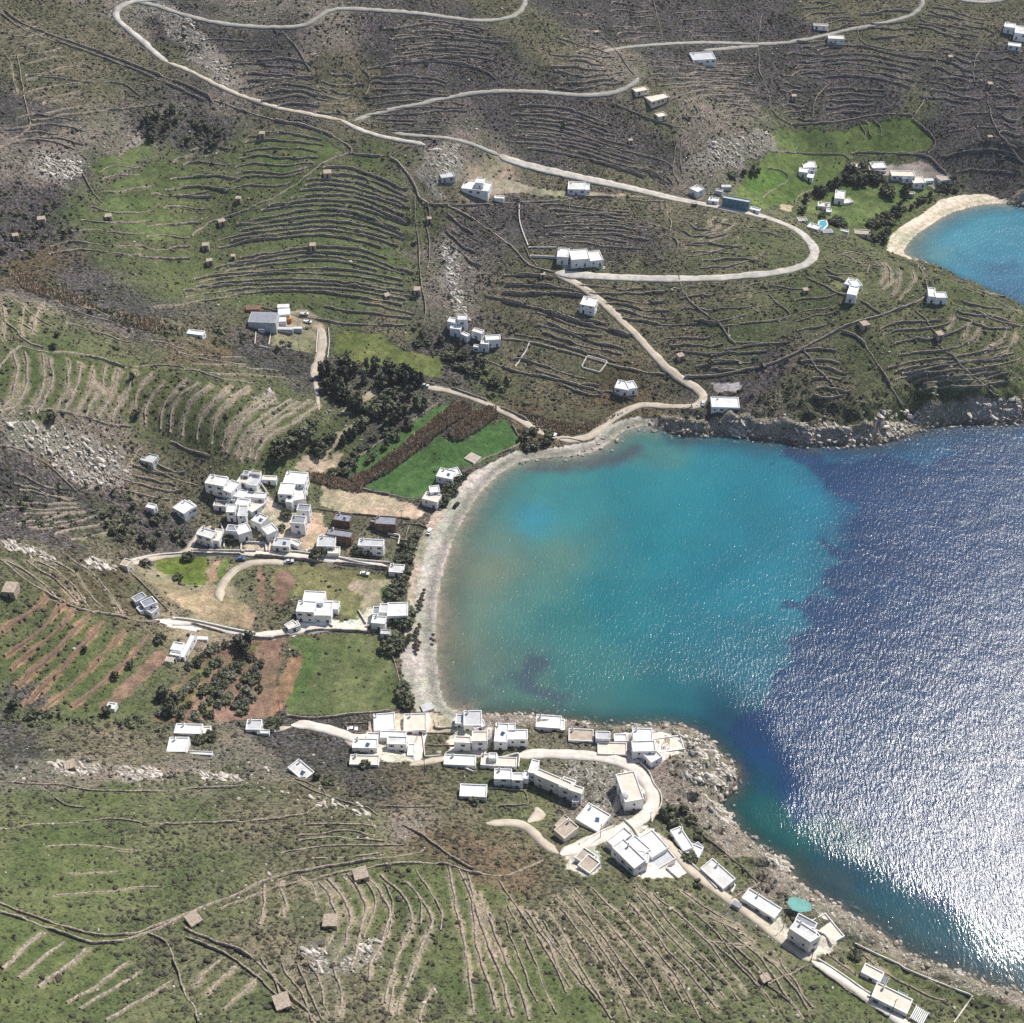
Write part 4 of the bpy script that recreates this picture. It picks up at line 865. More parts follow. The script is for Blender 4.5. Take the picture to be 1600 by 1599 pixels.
mp = nt.nodes.new('ShaderNodeMapping'); mp.inputs['Rotation'].default_value=(0,0,R(-35)); mp.inputs['Scale'].default_value=(1.15,.45,1); nt.links.new(p,mp.inputs[0])
w1 = noise(nt,mp.outputs[0],.85,3,.62,.25); w2 = noise(nt,p,.10,2,.5); w3 = noise(nt,p,2.6,2,.6)
hh = math_(nt,'ADD', math_(nt,'MULTIPLY',w1,1.0), math_(nt,'MULTIPLY',w3,.16)); hh = math_(nt,'ADD',hh,math_(nt,'MULTIPLY',w2,1.2))
rgh = nd(nt,'ShaderNodeAttribute', attribute_name='chop')
hh = math_(nt,'MULTIPLY',hh,rgh.outputs['Fac'])
bump(nt,b,hh,1.0,.32)
nv = noise(nt,p,.03,4,.6); cc = mixc(nt,1.0,aw.outputs['Color'],mixc(nt,ramp(nt,nv,.3,.7),(.88,.9,.92),(1.12,1.1,1.08)),'MULTIPLY')
nt.links.new(cc,b.inputs['Base Color']); nt.links.new(math_(nt,'MULTIPLY_ADD',rgh.outputs['Fac'],.15,.09), b.inputs['Roughness']); b.inputs['IOR'].default_value=1.33; b.inputs['Specular IOR Level'].default_value=.45
nt.links.new(ad.outputs['Fac'], b.inputs['Alpha'])
me.materials.append(mw); tag(link('sea', me), kind='structure')
# ------------------------------------------------------------------ roads and tracks, draped ribbons
def ribbon(name, s, w, mat, lift=.12, step=1.6, edges=True):
    q = smoothline(hit(resample(smoothline(pts(s),2),6)),1); q = resample(q, step)
    t = np.gradient(q,axis=0); t/=np.linalg.norm(t,axis=1)[:,None]+1e-9; nrm=np.stack([-t[:,1],t[:,0]],1)
    m = max(3,int(w/1.2)+1); off = np.linspace(-w/2,w/2,m)
    wj = 1+.10*(vnoise(q[:,0],q[:,1],7,3)-.5)
    fd = np.clip((np.minimum(np.arange(len(q)),len(q)-1-np.arange(len(q)))+.6)*step/4.0,0,1)
    O = off[None,:]*(wj*fd)[:,None]; O[:,0]-=(vnoise(q[:,0],q[:,1],2.5,7)-.3)*.9*fd; O[:,-1]+=(vnoise(q[:,0],q[:,1],2.5,8)-.3)*.9*fd
    P = q[:,None]+nrm[:,None]*O[...,None]; Z = sample(H,P[...,0],P[...,1])
    zc = Z.max(1,keepdims=True)*.6+Z*.4
    Z = zc*.5+Z*.5+lift

    n=len(q); V=np.concatenate([P,Z[...,None]],-1)
    # edge skirts going into the ground
    V=np.concatenate([V[:,:1]+np.array([0,0,-.5]),V,V[:,-1:]+np.array([0,0,-.5])],1); m+=2
    I=np.arange(n*m).reshape(n,m); F=np.stack([I[:-1,:-1],I[:-1,1:],I[1:,1:],I[1:,:-1]],-1).reshape(-1,4)[:,::-1]
    return tag(link(name, mesh_np(name,V.reshape(-1,3),F,[M[mat]],smooth=False)), kind='structure')
ribbon('road',"320,-2 250,-2 215,1 190,8 180,18 182,30 195,42 208,52 225,66 240,82 262,98",3.2,'road')
ribbon('track',"262,98 300,112 335,132 380,152 430,168 480,178 532,187",2.2,'dirt')
ribbon('road',"210,2 240,8 275,20 310,30 350,38 400,43 440,43 475,42 500,25 520,14 560,14 620,18 680,25 740,33 780,32 808,24 820,8 822,-6",2.4,'road_far')
ribbon('road',"553,190 575,180 640,166 720,148 780,142 860,145 920,150 960,146 985,135 998,122",2.5,'road_far')
ribbon('road',"530,186 560,203 600,215 640,222 665,227",2.6,'road')
ribbon('road',"615,208 660,213 700,215 740,226 780,243",2.4,'road_far')
ribbon('road',"780,243 800,253 860,268 940,285 1000,298 1040,308 1080,316 1125,325 1180,335 1220,348 1250,362 1268,380 1275,397 1262,414 1220,426 1140,434 1060,437 960,434 900,431 868,427",4.8,'road')
ribbon('road',"868,427 920,455 955,485 1000,530 1040,575 1070,598 1093,610 1102,622 1092,634 1060,637 1030,634 1000,632 970,645 945,662 925,682 895,689 868,684",4.0,'dirt')
ribbon('road',"940,81 970,75 1020,70 1080,67 1130,67 1185,70 1250,66 1320,47 1380,38 1425,25 1443,8 1440,-6",2.6,'road_far')
ribbon('track',"1100,79 1140,76 1186,72",3,'road_far')
ribbon('track',"1500,0 1530,4 1560,2 1580,-4",3,'road_far')
ribbon('track',"500,512 505,530 502,550 495,572 488,590",4.2,'dirt')
ribbon('track',"662,604 700,610 740,622 780,640 815,658 850,680",3.6,'dirt')
ribbon('lane',"205,882 240,873 262,869 290,866 300,850 312,835 330,822",2.6,'dirt')
ribbon('lane',"290,866 340,864 400,866 450,868 520,876 560,881 606,887",3.2,'path')
ribbon('lane',"262,974 300,973 330,980 365,988 400,995 440,990 470,986 520,981 575,984",3.2,'path')
ribbon('track',"345,940 342,925 352,905 368,890 390,880 430,878 450,882",3.2,'dirt')
ribbon('lane',"455,1134 480,1133 510,1140 540,1150 565,1158",4.2,'path')
ribbon('lane',"667,1112 665,1130 658,1150 654,1170 650,1190",3.8,'path')
ribbon('lane',"640,1196 670,1190 700,1186 720,1178 740,1180",3,'dirt')
ribbon('lane',"808,1182 850,1178 900,1180 950,1186 985,1196 1008,1218 1022,1242 1018,1265 990,1288 950,1304 900,1325 876,1336",4.6,'path')
ribbon('lane',"1035,1310 1060,1340 1085,1368 1130,1400 1165,1425 1220,1470 1265,1502",3.4,'dirt')
ribbon('lane',"1268,1502 1310,1528 1350,1556 1400,1592 1430,1612",3.2,'path')
ribbon('track',"760,1287 795,1286 820,1290 838,1305 850,1320 872,1334",3.4,'dirt')
ribbon('track',"838,1262 845,1275 825,1285",4,'dirt')
ribbon('track',"960,1270 968,1245 975,1220 985,1205",2.6,'dirt')
ribbon('track',"390,1140 430,1141 455,1136",2.2,'dirt')
ribbon('track',"492,592 496,620 498,640",1.6,'dirt')
# ------------------------------------------------------------------ build the walls
def wall_mesh(name, q, h, w, mat):
    q = resample(q, 1.3); n=len(q)
    t = np.gradient(q,axis=0); t/=np.linalg.norm(t,axis=1)[:,None]+1e-9; nrm=np.stack([-t[:,1],t[:,0]],1)
    seed = rng.randrange(999)
    straight = mat=='wallw'
    j = 0 if straight else .35
    q = q + nrm*((vnoise(q[:,0],q[:,1],5,seed)-.5)*j*2)[:,None] + nr.uniform(-.12,.12,q.shape)*(0 if straight else 1)
    hh = h*(1 if straight else (.55+.75*vnoise(q[:,0],q[:,1],6,seed+1)+nr.uniform(-.12,.12,n)))
    ww = w*(1 if straight else (.75+.5*vnoise(q[:,0],q[:,1],4,seed+2)))
    if not straight:
        g = vnoise(q[:,0],q[:,1],9,seed+3); hh = np.where(g<.27, hh*.25, hh)
    ww = np.broadcast_to(ww,(n,)); hh=np.broadcast_to(hh,(n,))
    offs = [(-.62,-1.2),(-.42,1.0),(.42,1.0),(.62,-1.2)] if not straight else [(-.5,-1.2),(-.5,1),(.5,1),(.5,-1.2)]
    V=[]
    zl = [sample(H,q[:,0]+nrm[:,0]*ww*o*.9,q[:,1]+nrm[:,1]*ww*o*.9) for o in (-.5,.5)]
    zt = np.maximum(*zl); zb=np.minimum(*zl)
    for o,k in offs:
        z = zt*.7+zb*.3+hh if k>0 else zb-1.0
        V.append(np.stack([q[:,0]+nrm[:,0]*ww*o, q[:,1]+nrm[:,1]*ww*o, z],1))
    V=np.stack(V,1); I=np.arange(n*4).reshape(n,4)
    F=np.stack([I[:-1,:-1],I[:-1,1:],I[1:,1:],I[1:,:-1]],-1).reshape(-1,4)
    caps=np.array([[I[0,0],I[0,1],I[0,2],I[0,3]],[I[-1,3],I[-1,2],I[-1,1],I[-1,0]]])
    return mesh_np(name, V.reshape(-1,3), np.concatenate([F,caps]), [M[mat]])
mv=[];mf=[];mo=0
for q,h,w,step,label,group,mat in WALLS:
    if label is None:
        if len(q)<3: continue
        me=wall_mesh('minor',q,h,w,mat); v_=np.empty(len(me.vertices)*3,np.float32); me.vertices.foreach_get('co',v_); f_=np.empty(len(me.polygons)*4,np.int32); me.loops.foreach_get('vertex_index',f_)
        mv.append(v_.reshape(-1,3)); mf.append(f_.reshape(-1,4)+mo); mo+=len(me.vertices); bpy.data.meshes.remove(me); continue
    nm = 'terrace_wall' if 'terrace walls' in group else 'field_wall'
    tag(link(nm, wall_mesh(nm,q,h,w,mat)), label, 'terrace wall' if nm=='terrace_wall' else 'wall', group, 'thing')

tag(link('minor_terrace_walls', mesh_np('minor_terrace_walls', np.concatenate(mv), np.concatenate(mf), [M['stone']])), kind='stuff')
# ------------------------------------------------------------------ houses
ZR = {'A':(260,700,.125),'B':(420,720,.15),'C':(420,880,.15),'D':(530,1090,.125),'E':(700,1090,.125),'F':(860,1110,.15),'G':(840,1240,.15),
      'H':(1020,1260,.15),'I':(1200,1380,.1875),'J':(180,900,.1125),'K':(240,1110,.1875),'L':(1220,220,.175),'Q':(1060,260,.15),'N':(680,440,.1125),
      'O':(370,460,.1),'P':(1220,0,.2375),'Z':(0,0,1)}
def unitmesh(key, fn, mats):
    mb = MB(); fn(mb); return mb.mesh(key, [M[m] for m in mats])
def win_fn(mb):     # frame proud of the wall, pane and open shutters; x across, -y outwards
    mb.box(0,-.03,0, 1.0,.10,1.25,1)
    mb.box(0,-.10,.08,.80,.06,1.09,0)
    for s in (-1,1): mb.box(s*.68,-.06,0,.34,.07,1.22,2)
def win2_fn(mb):
    mb.box(0,-.03,0, .9,.10,1.1,1); mb.box(0,-.10,.08,.72,.06,.94,0)
def door_fn(mb):
    mb.box(0,-.03,0,1.25,.12,2.25,1); mb.box(0,-.12,.02,1.0,.08,2.1,0); mb.box(.36,-.19,1.0,.08,.06,.08,1)
WIN = {c: unitmesh('window', win_fn, ['dark','lgrey',c]) for c in ('shutter','blue','wood')}
WINP = unitmesh('window', win2_fn, ['dark','lgrey'])
DOOR = {c: unitmesh('door', door_fn, [c,'lgrey']) for c in ('shutter','blue','wood','dark')}
def chim_fn(mb):
    mb.box(0,0,-.5,.6,.6,1.5,0); mb.box(0,0,1.0,.8,.8,.14,0); mb.box(0,0,1.14,.4,.4,.25,1)
CHIM = unitmesh('chimney', chim_fn, ['white','dark'])
def tank_fn(mb):
    mb.cyl((-.1,0,.25),(1.1,0,.25),.3,.3,10,0); mb.frame((-.2,-1.7,.05),(1.4,0,0),(0,1.3,.75),(0,-.03,.06),1)
TANK = unitmesh('solar_heater', tank_fn, ['metal','blue'])
RC = ['whiteroof','cream','grey','brown','tanroof','lgrey','green_net','orange']
RI = {'w':0,'c':1,'g':2,'b':3,'t':4,'l':5,'n':6,'o':7}
PADS = []
def house(zoom, label, boxes, wall='white', cat='house', name='house', trim=None, group=None, win=True, extras=True, low=4.0):
    zx,zy,k = ZR[zoom]; B=[]
    for bx in boxes:
        v = bx[:6]; h = bx[6]; opt = bx[7] if len(bx)>7 else 'w'
        P = np.array([[zx+v[i]*k, zy+v[i+1]*k] for i in (0,2,4)])
        z0 = 5.0
        for _ in range(6):
            X = onplane(P, z0+h); D=X[2]-X[0]; e1=X[1]-X[0]; w=np.linalg.norm(e1); e1/=w; n=np.array([-e1[1],e1[0]]); d=float(D@n)
            if d<0: n=-n; d=-d
            if group in (GV,GL) and _>3: pass
            c4 = [X[0],X[1],X[0]+n*d,X[1]+n*d]
            zs=[float(sample(H,q[0],q[1])) for q in c4]
            z0 = .5*(min(zs)+sum(zs)/4)
        d=max(d,1.6)
        if group in (GV,GL) and 'f' not in opt: X[0]=X[0]-e1*w*.03; w*=1.06; d*=1.05
        B.append((X[0],e1,n,w,d,z0,h,opt))
    base = np.array([B[0][0][0],B[0][0][1],B[0][5]])
    c0 = B[0][0]+B[0][1]*B[0][3]/2+B[0][2]*B[0][4]/2
    base = np.array([c0[0],c0[1],float(sample(H,c0[0],c0[1]))])
    root = link(name, None, None, tuple(base)); tag(root,label,cat,group,'thing')
    nwin=0; trim = trim or rng.choice(['shutter','blue','wood','shutter'])
    ph=.45
    for bi_,(o,e1,n,w,d,z0,h,opt) in enumerate(B):
        jit = .003*bi_; wb=MB(); rb=MB()
        o3=np.array([o[0],o[1],z0])-base; E=np.array([e1[0],e1[1],0]); N=np.array([n[0],n[1],0]); U=np.array([0,0,1.])
        Y0=o3-U*low; wt=.28 if min(w,d)>2.5 else .12
        flat = 'f' in opt                       # plain slab or canopy without parapet
        top = h+jit
        c=[o3,o3+E*w,o3+E*w+N*d,o3+N*d]
        ci=[o3+E*wt+N*wt,o3+E*(w-wt)+N*wt,o3+E*(w-wt)+N*(d-wt),o3+E*wt+N*(d-wt)]
        if 'p' in opt:                          # pergola: posts and slatted top
            for q in c: wb.frame(q-E*.1-N*.1-U*low, E*.22, N*.22, U*(low+h-.12))
            ns_=max(3,int(w/.55))
            for i_ in range(ns_): rb.frame(o3+E*(w*(i_+.15)/ns_)+U*(h-.1), E*(w/ns_*.62), N*d, U*.09, RI[opt[0]])
            link('pergola_post', wb.mesh('pergola_post',[M[wall]]), root); link('pergola_top', rb.mesh('pergola_top',[M[x] for x in RC]), root)
            continue
        for a in range(4):
            b_=(a+1)%4
            wb.poly([c[a]-U*low, c[b_]-U*low, c[b_]+U*top, c[a]+U*top])
            wb.poly([c[a]+U*top, c[b_]+U*top, ci[b_]+U*top, ci[a]+U*top])
            if not flat: wb.poly([ci[a]+U*top, ci[b_]+U*top, ci[b_]+U*(top-ph-.02), ci[a]+U*(top-ph-.02)])
        rh = top+.004 if flat else top-ph
        rb.poly([q+U*rh for q in ci], RI[opt[0]])
        if 'd' in opt or not win: 
            pass
        if win and h>=2.6 and 'n' not in opt:
            floors = 1 if h<4.8 else 2
            for fl in range(floors):
                zb = 1.0+fl*3.0 if floors==2 else max(.8,h-2.3)
                if zb+1.3>h: continue
                # front face
                m=max(1,int(w/3.4))
                dj = rng.randrange(m)
                for i in range(m):
                    if nwin>16: break
                    if rng.random()<.12 and m>2: continue
                    xx=w*(i+.5)/m + rng.uniform(-.3,.3)
                    pos=o3+E*xx+U*zb; ang=math.atan2(E[1],E[0])
                    if fl==0 and i==dj and w>3.5:
                        link('door',DOOR[trim],root,tuple(o3+E*xx),ang)
                    else:
                        link('window',WIN[trim] if rng.random()<.55 else WINP,root,tuple(pos),ang)
                    nwin+=1
                # the end faces towards the camera side
                for sgn in (0,1):
                    out = E if sgn else -E
                    facing = out[0]*(-(o[0]))+out[1]*(-(o[1]))
                    if facing<0 or d<3: continue
                    m2=max(1,int(d/4.0)); ang=math.atan2(out[1],out[0])+math.pi/2
                    for i in range(m2):
                        if nwin>18: break
                        pos=o3+E*(w if sgn else 0)+N*(d*(i+.5)/m2)+U*zb
                        link('window',WINP,root,tuple(pos),ang); nwin+=1
        link('wall', wb.mesh('wall',[M[wall]]), root)
        link('roof', rb.mesh('roof',[M[x] for x in RC]), root)
        PADS.append([q+base for q in c])
    if extras:
        o,e1,n,w,d,z0,h,opt = B[0]
        if w>5 and d>4 and 'f' not in opt and 'p' not in opt:
            o3=np.array([o[0],o[1],z0])-base
            link('chimney',CHIM,root,tuple(o3+np.array([*(e1*w*rng.uniform(.1,.3)+n*d*.85),h-.1])),math.atan2(e1[1],e1[0]))
            if rng.random()<.16:
                link('solar_heater',TANK,root,tuple(o3+np.array([*(e1*w*.6+n*d*.55),h-.40])),rng.uniform(-.6,0.2))
    return root
hs=house
GV='white houses of the upper village'; GL='white houses of the lower village on the point'; GS='houses strung along the seaside lane'; GH='scattered white houses on the hillsides'
# upper village
hs('A','white stepped house highest in the upper village, beside the long wall end',[(540,175,700,190,572,95,3,'w'),(515,245,700,262,535,185,4,'w')],group=GV)
hs('A','large white two-storey house with curved parapets at the upper village edge',[(480,430,700,470,530,322,6.5,'w'),(690,520,800,560,742,375,6,'w')],group=GV)
hs('A','white L-shaped roofed house alone left of the upper village',[(78,745,215,822,232,655,4.3,'w'),(215,822,378,728,130,745,4.1,'w')],group=GV)
hs('A','house with a pinkish cream terrace roof under the grove corner',[(880,400,1010,425,950,315,3,'c'),(995,452,1120,470,1048,350,4,'l'),(1040,300,1160,315,1062,262,3.4,'t'),(940,292,1010,300,958,242,3,'g')],group=GV)
hs('A','low tan roofed house between the grove and the big white block',[(1195,392,1360,402,1200,340,3,'c')],group=GV)
hs('A','white house at the upper left of the dense village cluster',[(790,595,960,625,850,505,3.5,'w'),(760,645,850,655,790,600,3,'w')],group=GV)
hs('A','white house at the right of the dense village cluster',[(965,605,1215,630,955,535,3.2,'w')],group=GV)
hs('A','cream terraced house in the middle of the dense village cluster',[(1080,800,1240,690,1015,725,2.6,'c')],group=GV)
hs('A','tall white front house with two wings in the dense village cluster',[(745,800,852,802,760,705,6,'w'),(885,850,985,850,912,722,5.5,'l'),(858,704,1010,722,872,625,4.4,'w')],group=GV)
hs('A','small tan-roofed house left of the dense village cluster',[(585,718,735,730,602,645,3,'t')],group=GV)
hs('A','white house with grey roof hatches above the dark garden',[(742,1030,880,1042,758,958,5,'g'),(905,1085,1060,1035,880,975,5,'w')],group=GV)
hs('A','white house with a forked corner tower right of the dark garden',[(1058,902,1175,952,1130,802,5,'w'),(1188,1002,1262,1082,1275,900,5,'w')],group=GV)
hs('A','white two-storey house at the lower left corner of the upper village',[(375,1078,550,1130,402,982,6,'w'),(553,1152,655,1162,585,1012,4,'c')],group=GV)
hs('B','small house with greenish roof and white rim over the village lane',[(42,885,205,895,62,802,3.5,'l'),(210,850,300,890,160,775,2.2,'c')],group=GV)
hs('B','largest white block of the upper village, right under the dark grove',[(150,228,362,245,198,112,6,'w'),(95,345,240,352,150,232,6,'w'),(238,420,385,395,250,240,5,'w'),(173,425,238,435,180,355,5.4,'w')],group=GV)
hs('B','tall narrow two-part white house with blue-grey roofs by the rubble yard',[(225,645,365,655,250,572,7,'g'),(290,512,412,522,310,452,7,'g')],group=GV,trim='blue')
GB='unfinished brown stone houses'
hs('B','brown stone house with blue-grey roof, upper left of the three',[(665,612,840,637,710,537,4,'g')],wall='brown',group=GB,trim='wood')
hs('B','brown stone house with blue-grey roof, upper right of the three',[(1100,655,1320,668,1120,568,5,'g'),(1050,632,1100,640,1065,600,4,'g')],wall='brown',group=GB,trim='wood')
hs('B','brown stone house with blue-grey roof, lowest of the three',[(590,765,855,802,655,702,5,'g')],wall='brown',group=GB,trim='wood')
hs('B','white house with round terrace and green roof panels on the village lane',[(500,890,680,892,525,785,4,'l'),(515,960,725,965,530,895,2.5,'c')],group=GV)
hs('B','white two-storey house with grey-green roof panel nearest the beach in the upper village',[(932,882,1182,892,935,812,6,'l')],group=GV)
hs('B','small white cube house at the sea end of the village lane',[(1250,1155,1392,1167,1275,1075,3,'w')],group=GV)
hs('A','tiny white dovecote tower left of the village among dark bushes',[(-265+0,735,-160,760,-250,675,4,'w')],cat='tower',name='tower',extras=False)
hs('Z','small grey concrete house on the boulder slope',[(212,692,232,697,219,680,3,'l')],wall='lgrey',extras=False)
hs('Z','tan square dovecote tower at the end of the white rock ridge',[(187,882,198,885,189,870,5,'t')],wall='cream',cat='tower',name='tower',extras=False)
# big houses by the field
hs('C','biggest white mansion with arched door above the green beach field',[(285,502,460,512,300,392,6.5,'w'),(352,402,560,412,357,290,6.4,'w'),(462,542,640,547,482,402,5,'w'),(568,470,715,480,582,390,3.5,'w')],group=GV)
hs('C','small cream-roofed outhouse on the bend of the white lane',[(160,640,212,690,255,590,2.8,'c'),(212,690,330,648,165,645,2.7,'c')],extras=False)
hs('C','white and grey roofed beach house complex at the end of the white lane',[(1068,622,1205,632,1078,547,4.5,'w'),(1077,530,1145,532,1082,452,4.2,'g'),(1148,512,1232,515,1150,422,4.5,'w'),(1238,552,1442,545,1240,418,4.6,'w')],group=GV)
hs('C','small grey-white store at the corner of the green beach field',[(1160,735,1258,740,1170,690,3,'l')],extras=False)
# left valley houses
hs('J','modern house with three grey flat roofs rimmed in white',[(345,355,405,440,508,268,6,'g'),(222,298,282,365,398,243,5,'g'),(290,440,345,498,598,372,4.6,'g'),(420,470,505,520,560,415,4.5,'g')],group=GH,extras=False)
hs('J','long white house above the ploughed red strip',[(893,1120,955,1130,930,780,3.5,'w'),(762,1018,908,1040,790,905,3.6,'w'),(750,1088,890,1110,760,1042,3,'w'),(680,1180,800,1200,740,1120,2.8,'cp')],group=GH)
hs('J','white pergola terrace with a brown roof beside the long white house',[(1110,960,1190,970,1130,905,2.8,'bp'),(1130,880,1275,885,1140,848,1.2,'wf')],win=False,extras=False,name='terrace',cat='terrace')
hs('K','wide white flat house at left under the olive grove',[(165,190,390,197,180,107,3.2,'w'),(385,192,470,190,392,132,2.6,'c')],group=GH)
hs('K','white square house just below the wide flat one, with a low wall',[(105,345,270,345,122,222,3.2,'w'),(275,362,485,372,280,350,1.0,'w')],group=GH,win=False)
hs('K','small white house with dark roof rim at the end of the white strip wall',[(765,160,890,160,765,75,3.4,'l'),(860,190,960,192,870,160,2,'w')],group=GH)
hs('K','lone white slanting house on the scrub left of the lower village',[(1115,475,1245,588,1232,420,3.2,'w')],group=GH)
hs('Z','tiny white hut at the foot of the ploughed red strip',[(165,1106,178,1108,172,1097,2.4,'w')],extras=False,group=GH,win=False)
# lower village
hs('D','white flat-roofed store with a stained roof under the green beach field',[(440,415,695,395,420,215,3,'w')],group=GL)
hs('D','cream flat-roofed house at the beach end',[(812,415,1080,405,800,212,3,'c')],group=GL)
hs('D','white house with two roof recesses at the left end of the lower village',[(170,628,462,632,172,512,4,'w')],group=GL)
hs('D','low cream house lowest left in the lower village',[(135,835,480,842,142,718,3,'c')],group=GL)
hs('D','small low white house touching the tall left one',[(345,505,510,512,347,435,3,'w')],group=GL)
hs('D','tall white two-storey house with stepped roof, left lower village',[(600,577,830,585,610,482,6,'w'),(515,500,820,508,517,412,5,'w'),(850,720,932,722,852,580,3,'w')],group=GL)
hs('D','flat concrete platform by the beach corner',[(1050,180,1190,135,1000,100,1.2,'lf')],wall='lgrey',cat='platform',name='platform',win=False,extras=False)
hs('E','white house with a gable wall directly at the beach corner',[(200,348,415,345,222,170,4.5,'l'),(90,322,185,327,110,210,3.5,'l'),(330,390,470,352,360,300,2.6,'w')],group=GL)
hs('E','cream-roofed two-storey twin house behind the empty plots',[(80,557,272,567,90,480,6.5,'c'),(302,542,487,542,290,422,6.5,'c')],group=GL)
hs('E','big white two-storey house with zigzag roof edge in the centre of the lower village',[(578,548,735,557,562,322,6,'w'),(748,522,990,522,742,402,6.4,'w'),(600,402,838,402,575,322,6,'w')],group=GL)
hs('E','long low white house in the second row of the lower village',[(-45,835,330,850,-40,710,3.5,'w')],group=GL)
hs('E','white house with a raised roof cabin in the second row',[(410,842,600,855,422,702,3.5,'c'),(615,852,850,862,622,742,3,'c'),(510,760,605,762,512,692,5,'w')],group=GL)
hs('E','white two-part house joined to the long zigzag block',[(580,1017,790,1022,590,892,5.5,'w'),(803,1032,935,1034,800,942,5.5,'w'),(938,1012,1000,1018,932,912,5.2,'w')],group=GL,trim='blue')
hs('E','lone white roof house with brown creeper on the slope',[(150,1232,470,1245,155,1082,4,'w')],group=GL,extras=False)
hs('E','long angled white block with a row of small windows, the longest in the village',[(1000,932,1090,952,1020,768,7,'w'),(1088,962,1362,1078,1140,892,7,'c'),(1362,1078,1500,1140,1410,1005,7,'c')],group=GL,extras=False)
hs('F','right end of the long angled white block with its end stub',[(90,790,215,835,140,692,7,'c'),(217,837,320,870,240,772,7,'c'),(228,952,290,955,236,885,4,'w')],group=GL,extras=False)
hs('E','low white house standing against the weedy shore',[(1102,367,1400,387,1125,217,3.5,'w'),(1370,402,1458,404,1382,275,3,'w')],group=GL)
hs('F','cream-tan roofed house on the shore row',[(195,312,440,322,205,192,3.5,'t')],group=GL)
hs('F','white house with grey panels right of the cream-tan roof on the shore row',[(475,292,620,297,482,217,4,'l'),(672,320,800,317,682,247,3,'w')],group=GL)
hs('F','walled cream courtyard in front of the shore row',[(500,452,790,462,512,332,1.4,'c')],group=GL,win=False,extras=False,name='courtyard',cat='courtyard')
hs('F','tall white tower-like house at the end of the shore row',[(865,312,1060,317,815,187,6,'w'),(865,430,1095,422,866,322,6,'w')],group=GL)
hs('F','white angled annex facing the bend of the lane',[(948,432,1048,542,1060,372,4,'w')],group=GL,extras=False)
hs('F','paved terrace with brown pergolas on the tip of the point',[(1090,440,1400,400,1085,290,1.3,'c'),(1190,340,1245,342,1185,292,3.2,'bp'),(1095,345,1130,350,1095,325,3,'bp')],win=False,extras=False,name='terrace',cat='terrace')
hs('F','cream-roofed white villa with a round water tank inside the lane bend',[(682,672,775,948,850,590,7,'c'),(860,940,960,880,840,900,4.5,'w')],group=GL,extras=False)
hs('G','plain white slab-roofed house between the villa and the lane',[(400,267,620,395,600,142,4,'w')],group=GL)
hs('G','tan-roofed cream house at the left end of the lane',[(172,377,275,468,345,285,5,'t'),(175,330,215,358,305,245,4.4,'t')],wall='cream',group=GL)
hs('G','unfinished white house with grey recessed roofs',[(390,667,515,748,520,590,3.6,'t'),(420,745,540,832,575,668,3.1,'t')],group=GL,extras=False)
hs('G','biggest white stepped block with blue stairs on the point',[(780,562,1000,777,900,480,7,'w'),(860,560,1020,700,1010,440,7.4,'w'),(720,492,800,565,945,400,6,'w'),(1030,480,1190,660,1190,380,5.2,'w'),(1150,690,1235,790,1400,640,3,'l'),(1250,840,1300,860,1540,790,1.2,'cf'),(985,690,1140,725,1130,610,6.2,'w')],group=GL,trim='blue')
# seaside lane
hs('H','white house of staggered roofs with purple creeper, below the point',[(180,247,320,465,262,165,3,'w'),(322,470,480,535,440,395,3.2,'w'),(418,402,480,462,478,372,2.6,'gf')],group=GS)
hs('H','long white slab-roofed house second along the seaside lane',[(492,642,735,860,628,542,3.5,'w')],group=GS)
hs('H','long low white house third along the seaside lane',[(925,952,1270,1170,1042,872,4,'w')],group=GS)
hs('H','small grey lean-to shed beside the long low seaside house',[(820,1012,900,1060,868,982,2.5,'gf')],wall='lgrey',extras=False,win=False,name='shed',cat='shed')
hs('I','tall white three-storey house with many small windows over the lane',[(178,377,355,492,250,307,8.5,'w'),(360,488,440,440,310,400,8.2,'w'),(225,300,385,385,268,255,6.5,'g')],group=GS,trim='shutter')
hs('I','white sea terrace with garden cells beside the tall house',[(430,560,640,440,380,300,1.2,'c')],win=False,extras=False,name='terrace',cat='terrace')
hs('I','cream-roofed low house in the last walled garden',[(775,740,935,822,830,672,3,'c'),(935,822,990,850,975,775,2.6,'gp')],group=GS)
hs('I','white and cream roofed house lowest right in the photograph',[(860,942,1160,1090,950,842,3.6,'c'),(1062,945,1140,985,1105,900,3.0,'gp')],group=GS)
hs('I','slatted pergola at the bottom right corner house',[(1180,1120,1290,1185,1270,1040,2.6,'wp')],win=False,extras=False,name='pergola',cat='pergola')
# scattered
hs('Z','white two-storey house on the bare knoll at the bend of the upper road',[(720,284,762,289,727,271,4.6,'w'),(742,276,755,277,744,268,7,'w')],group=GH,trim='blue')
hs('Z','small grey hut behind the knoll house',[(689,262,711,259,691,253,3,'l')],wall='lgrey',extras=False)
hs('Z','small cream shelter just right of the knoll house',[(772,302,787,303,775,298,2.5,'c')],extras=False,win=False,name='shelter',cat='shelter')
hs('Z','single pale-blue fronted house between the road and the dirt strip',[(887,295,915,296,889,283,4.2,'w'),(915,296,922,296,915,287,3.4,'w')],group=GH,trim='blue',wall='white')
hs('Z','long white three-part house over the road junction',[(870,401,888,402,872,387,4.6,'w'),(893,406,922,404,897,390,5,'w'),(922,408,943,406,924,392,4.2,'w')],group=GH,trim='blue')
hs('Z','white two-storey house on the slope beside the descending coast road',[(906,475,929,479,912,462,5.6,'w'),(902,483,930,488,906,478,1.2,'wf')],group=GH)
hs('Z','white house above the shore track bend',[(960,606,982,610,968,594,4,'w'),(983,608,996,606,985,595,4,'w')],group=GH)
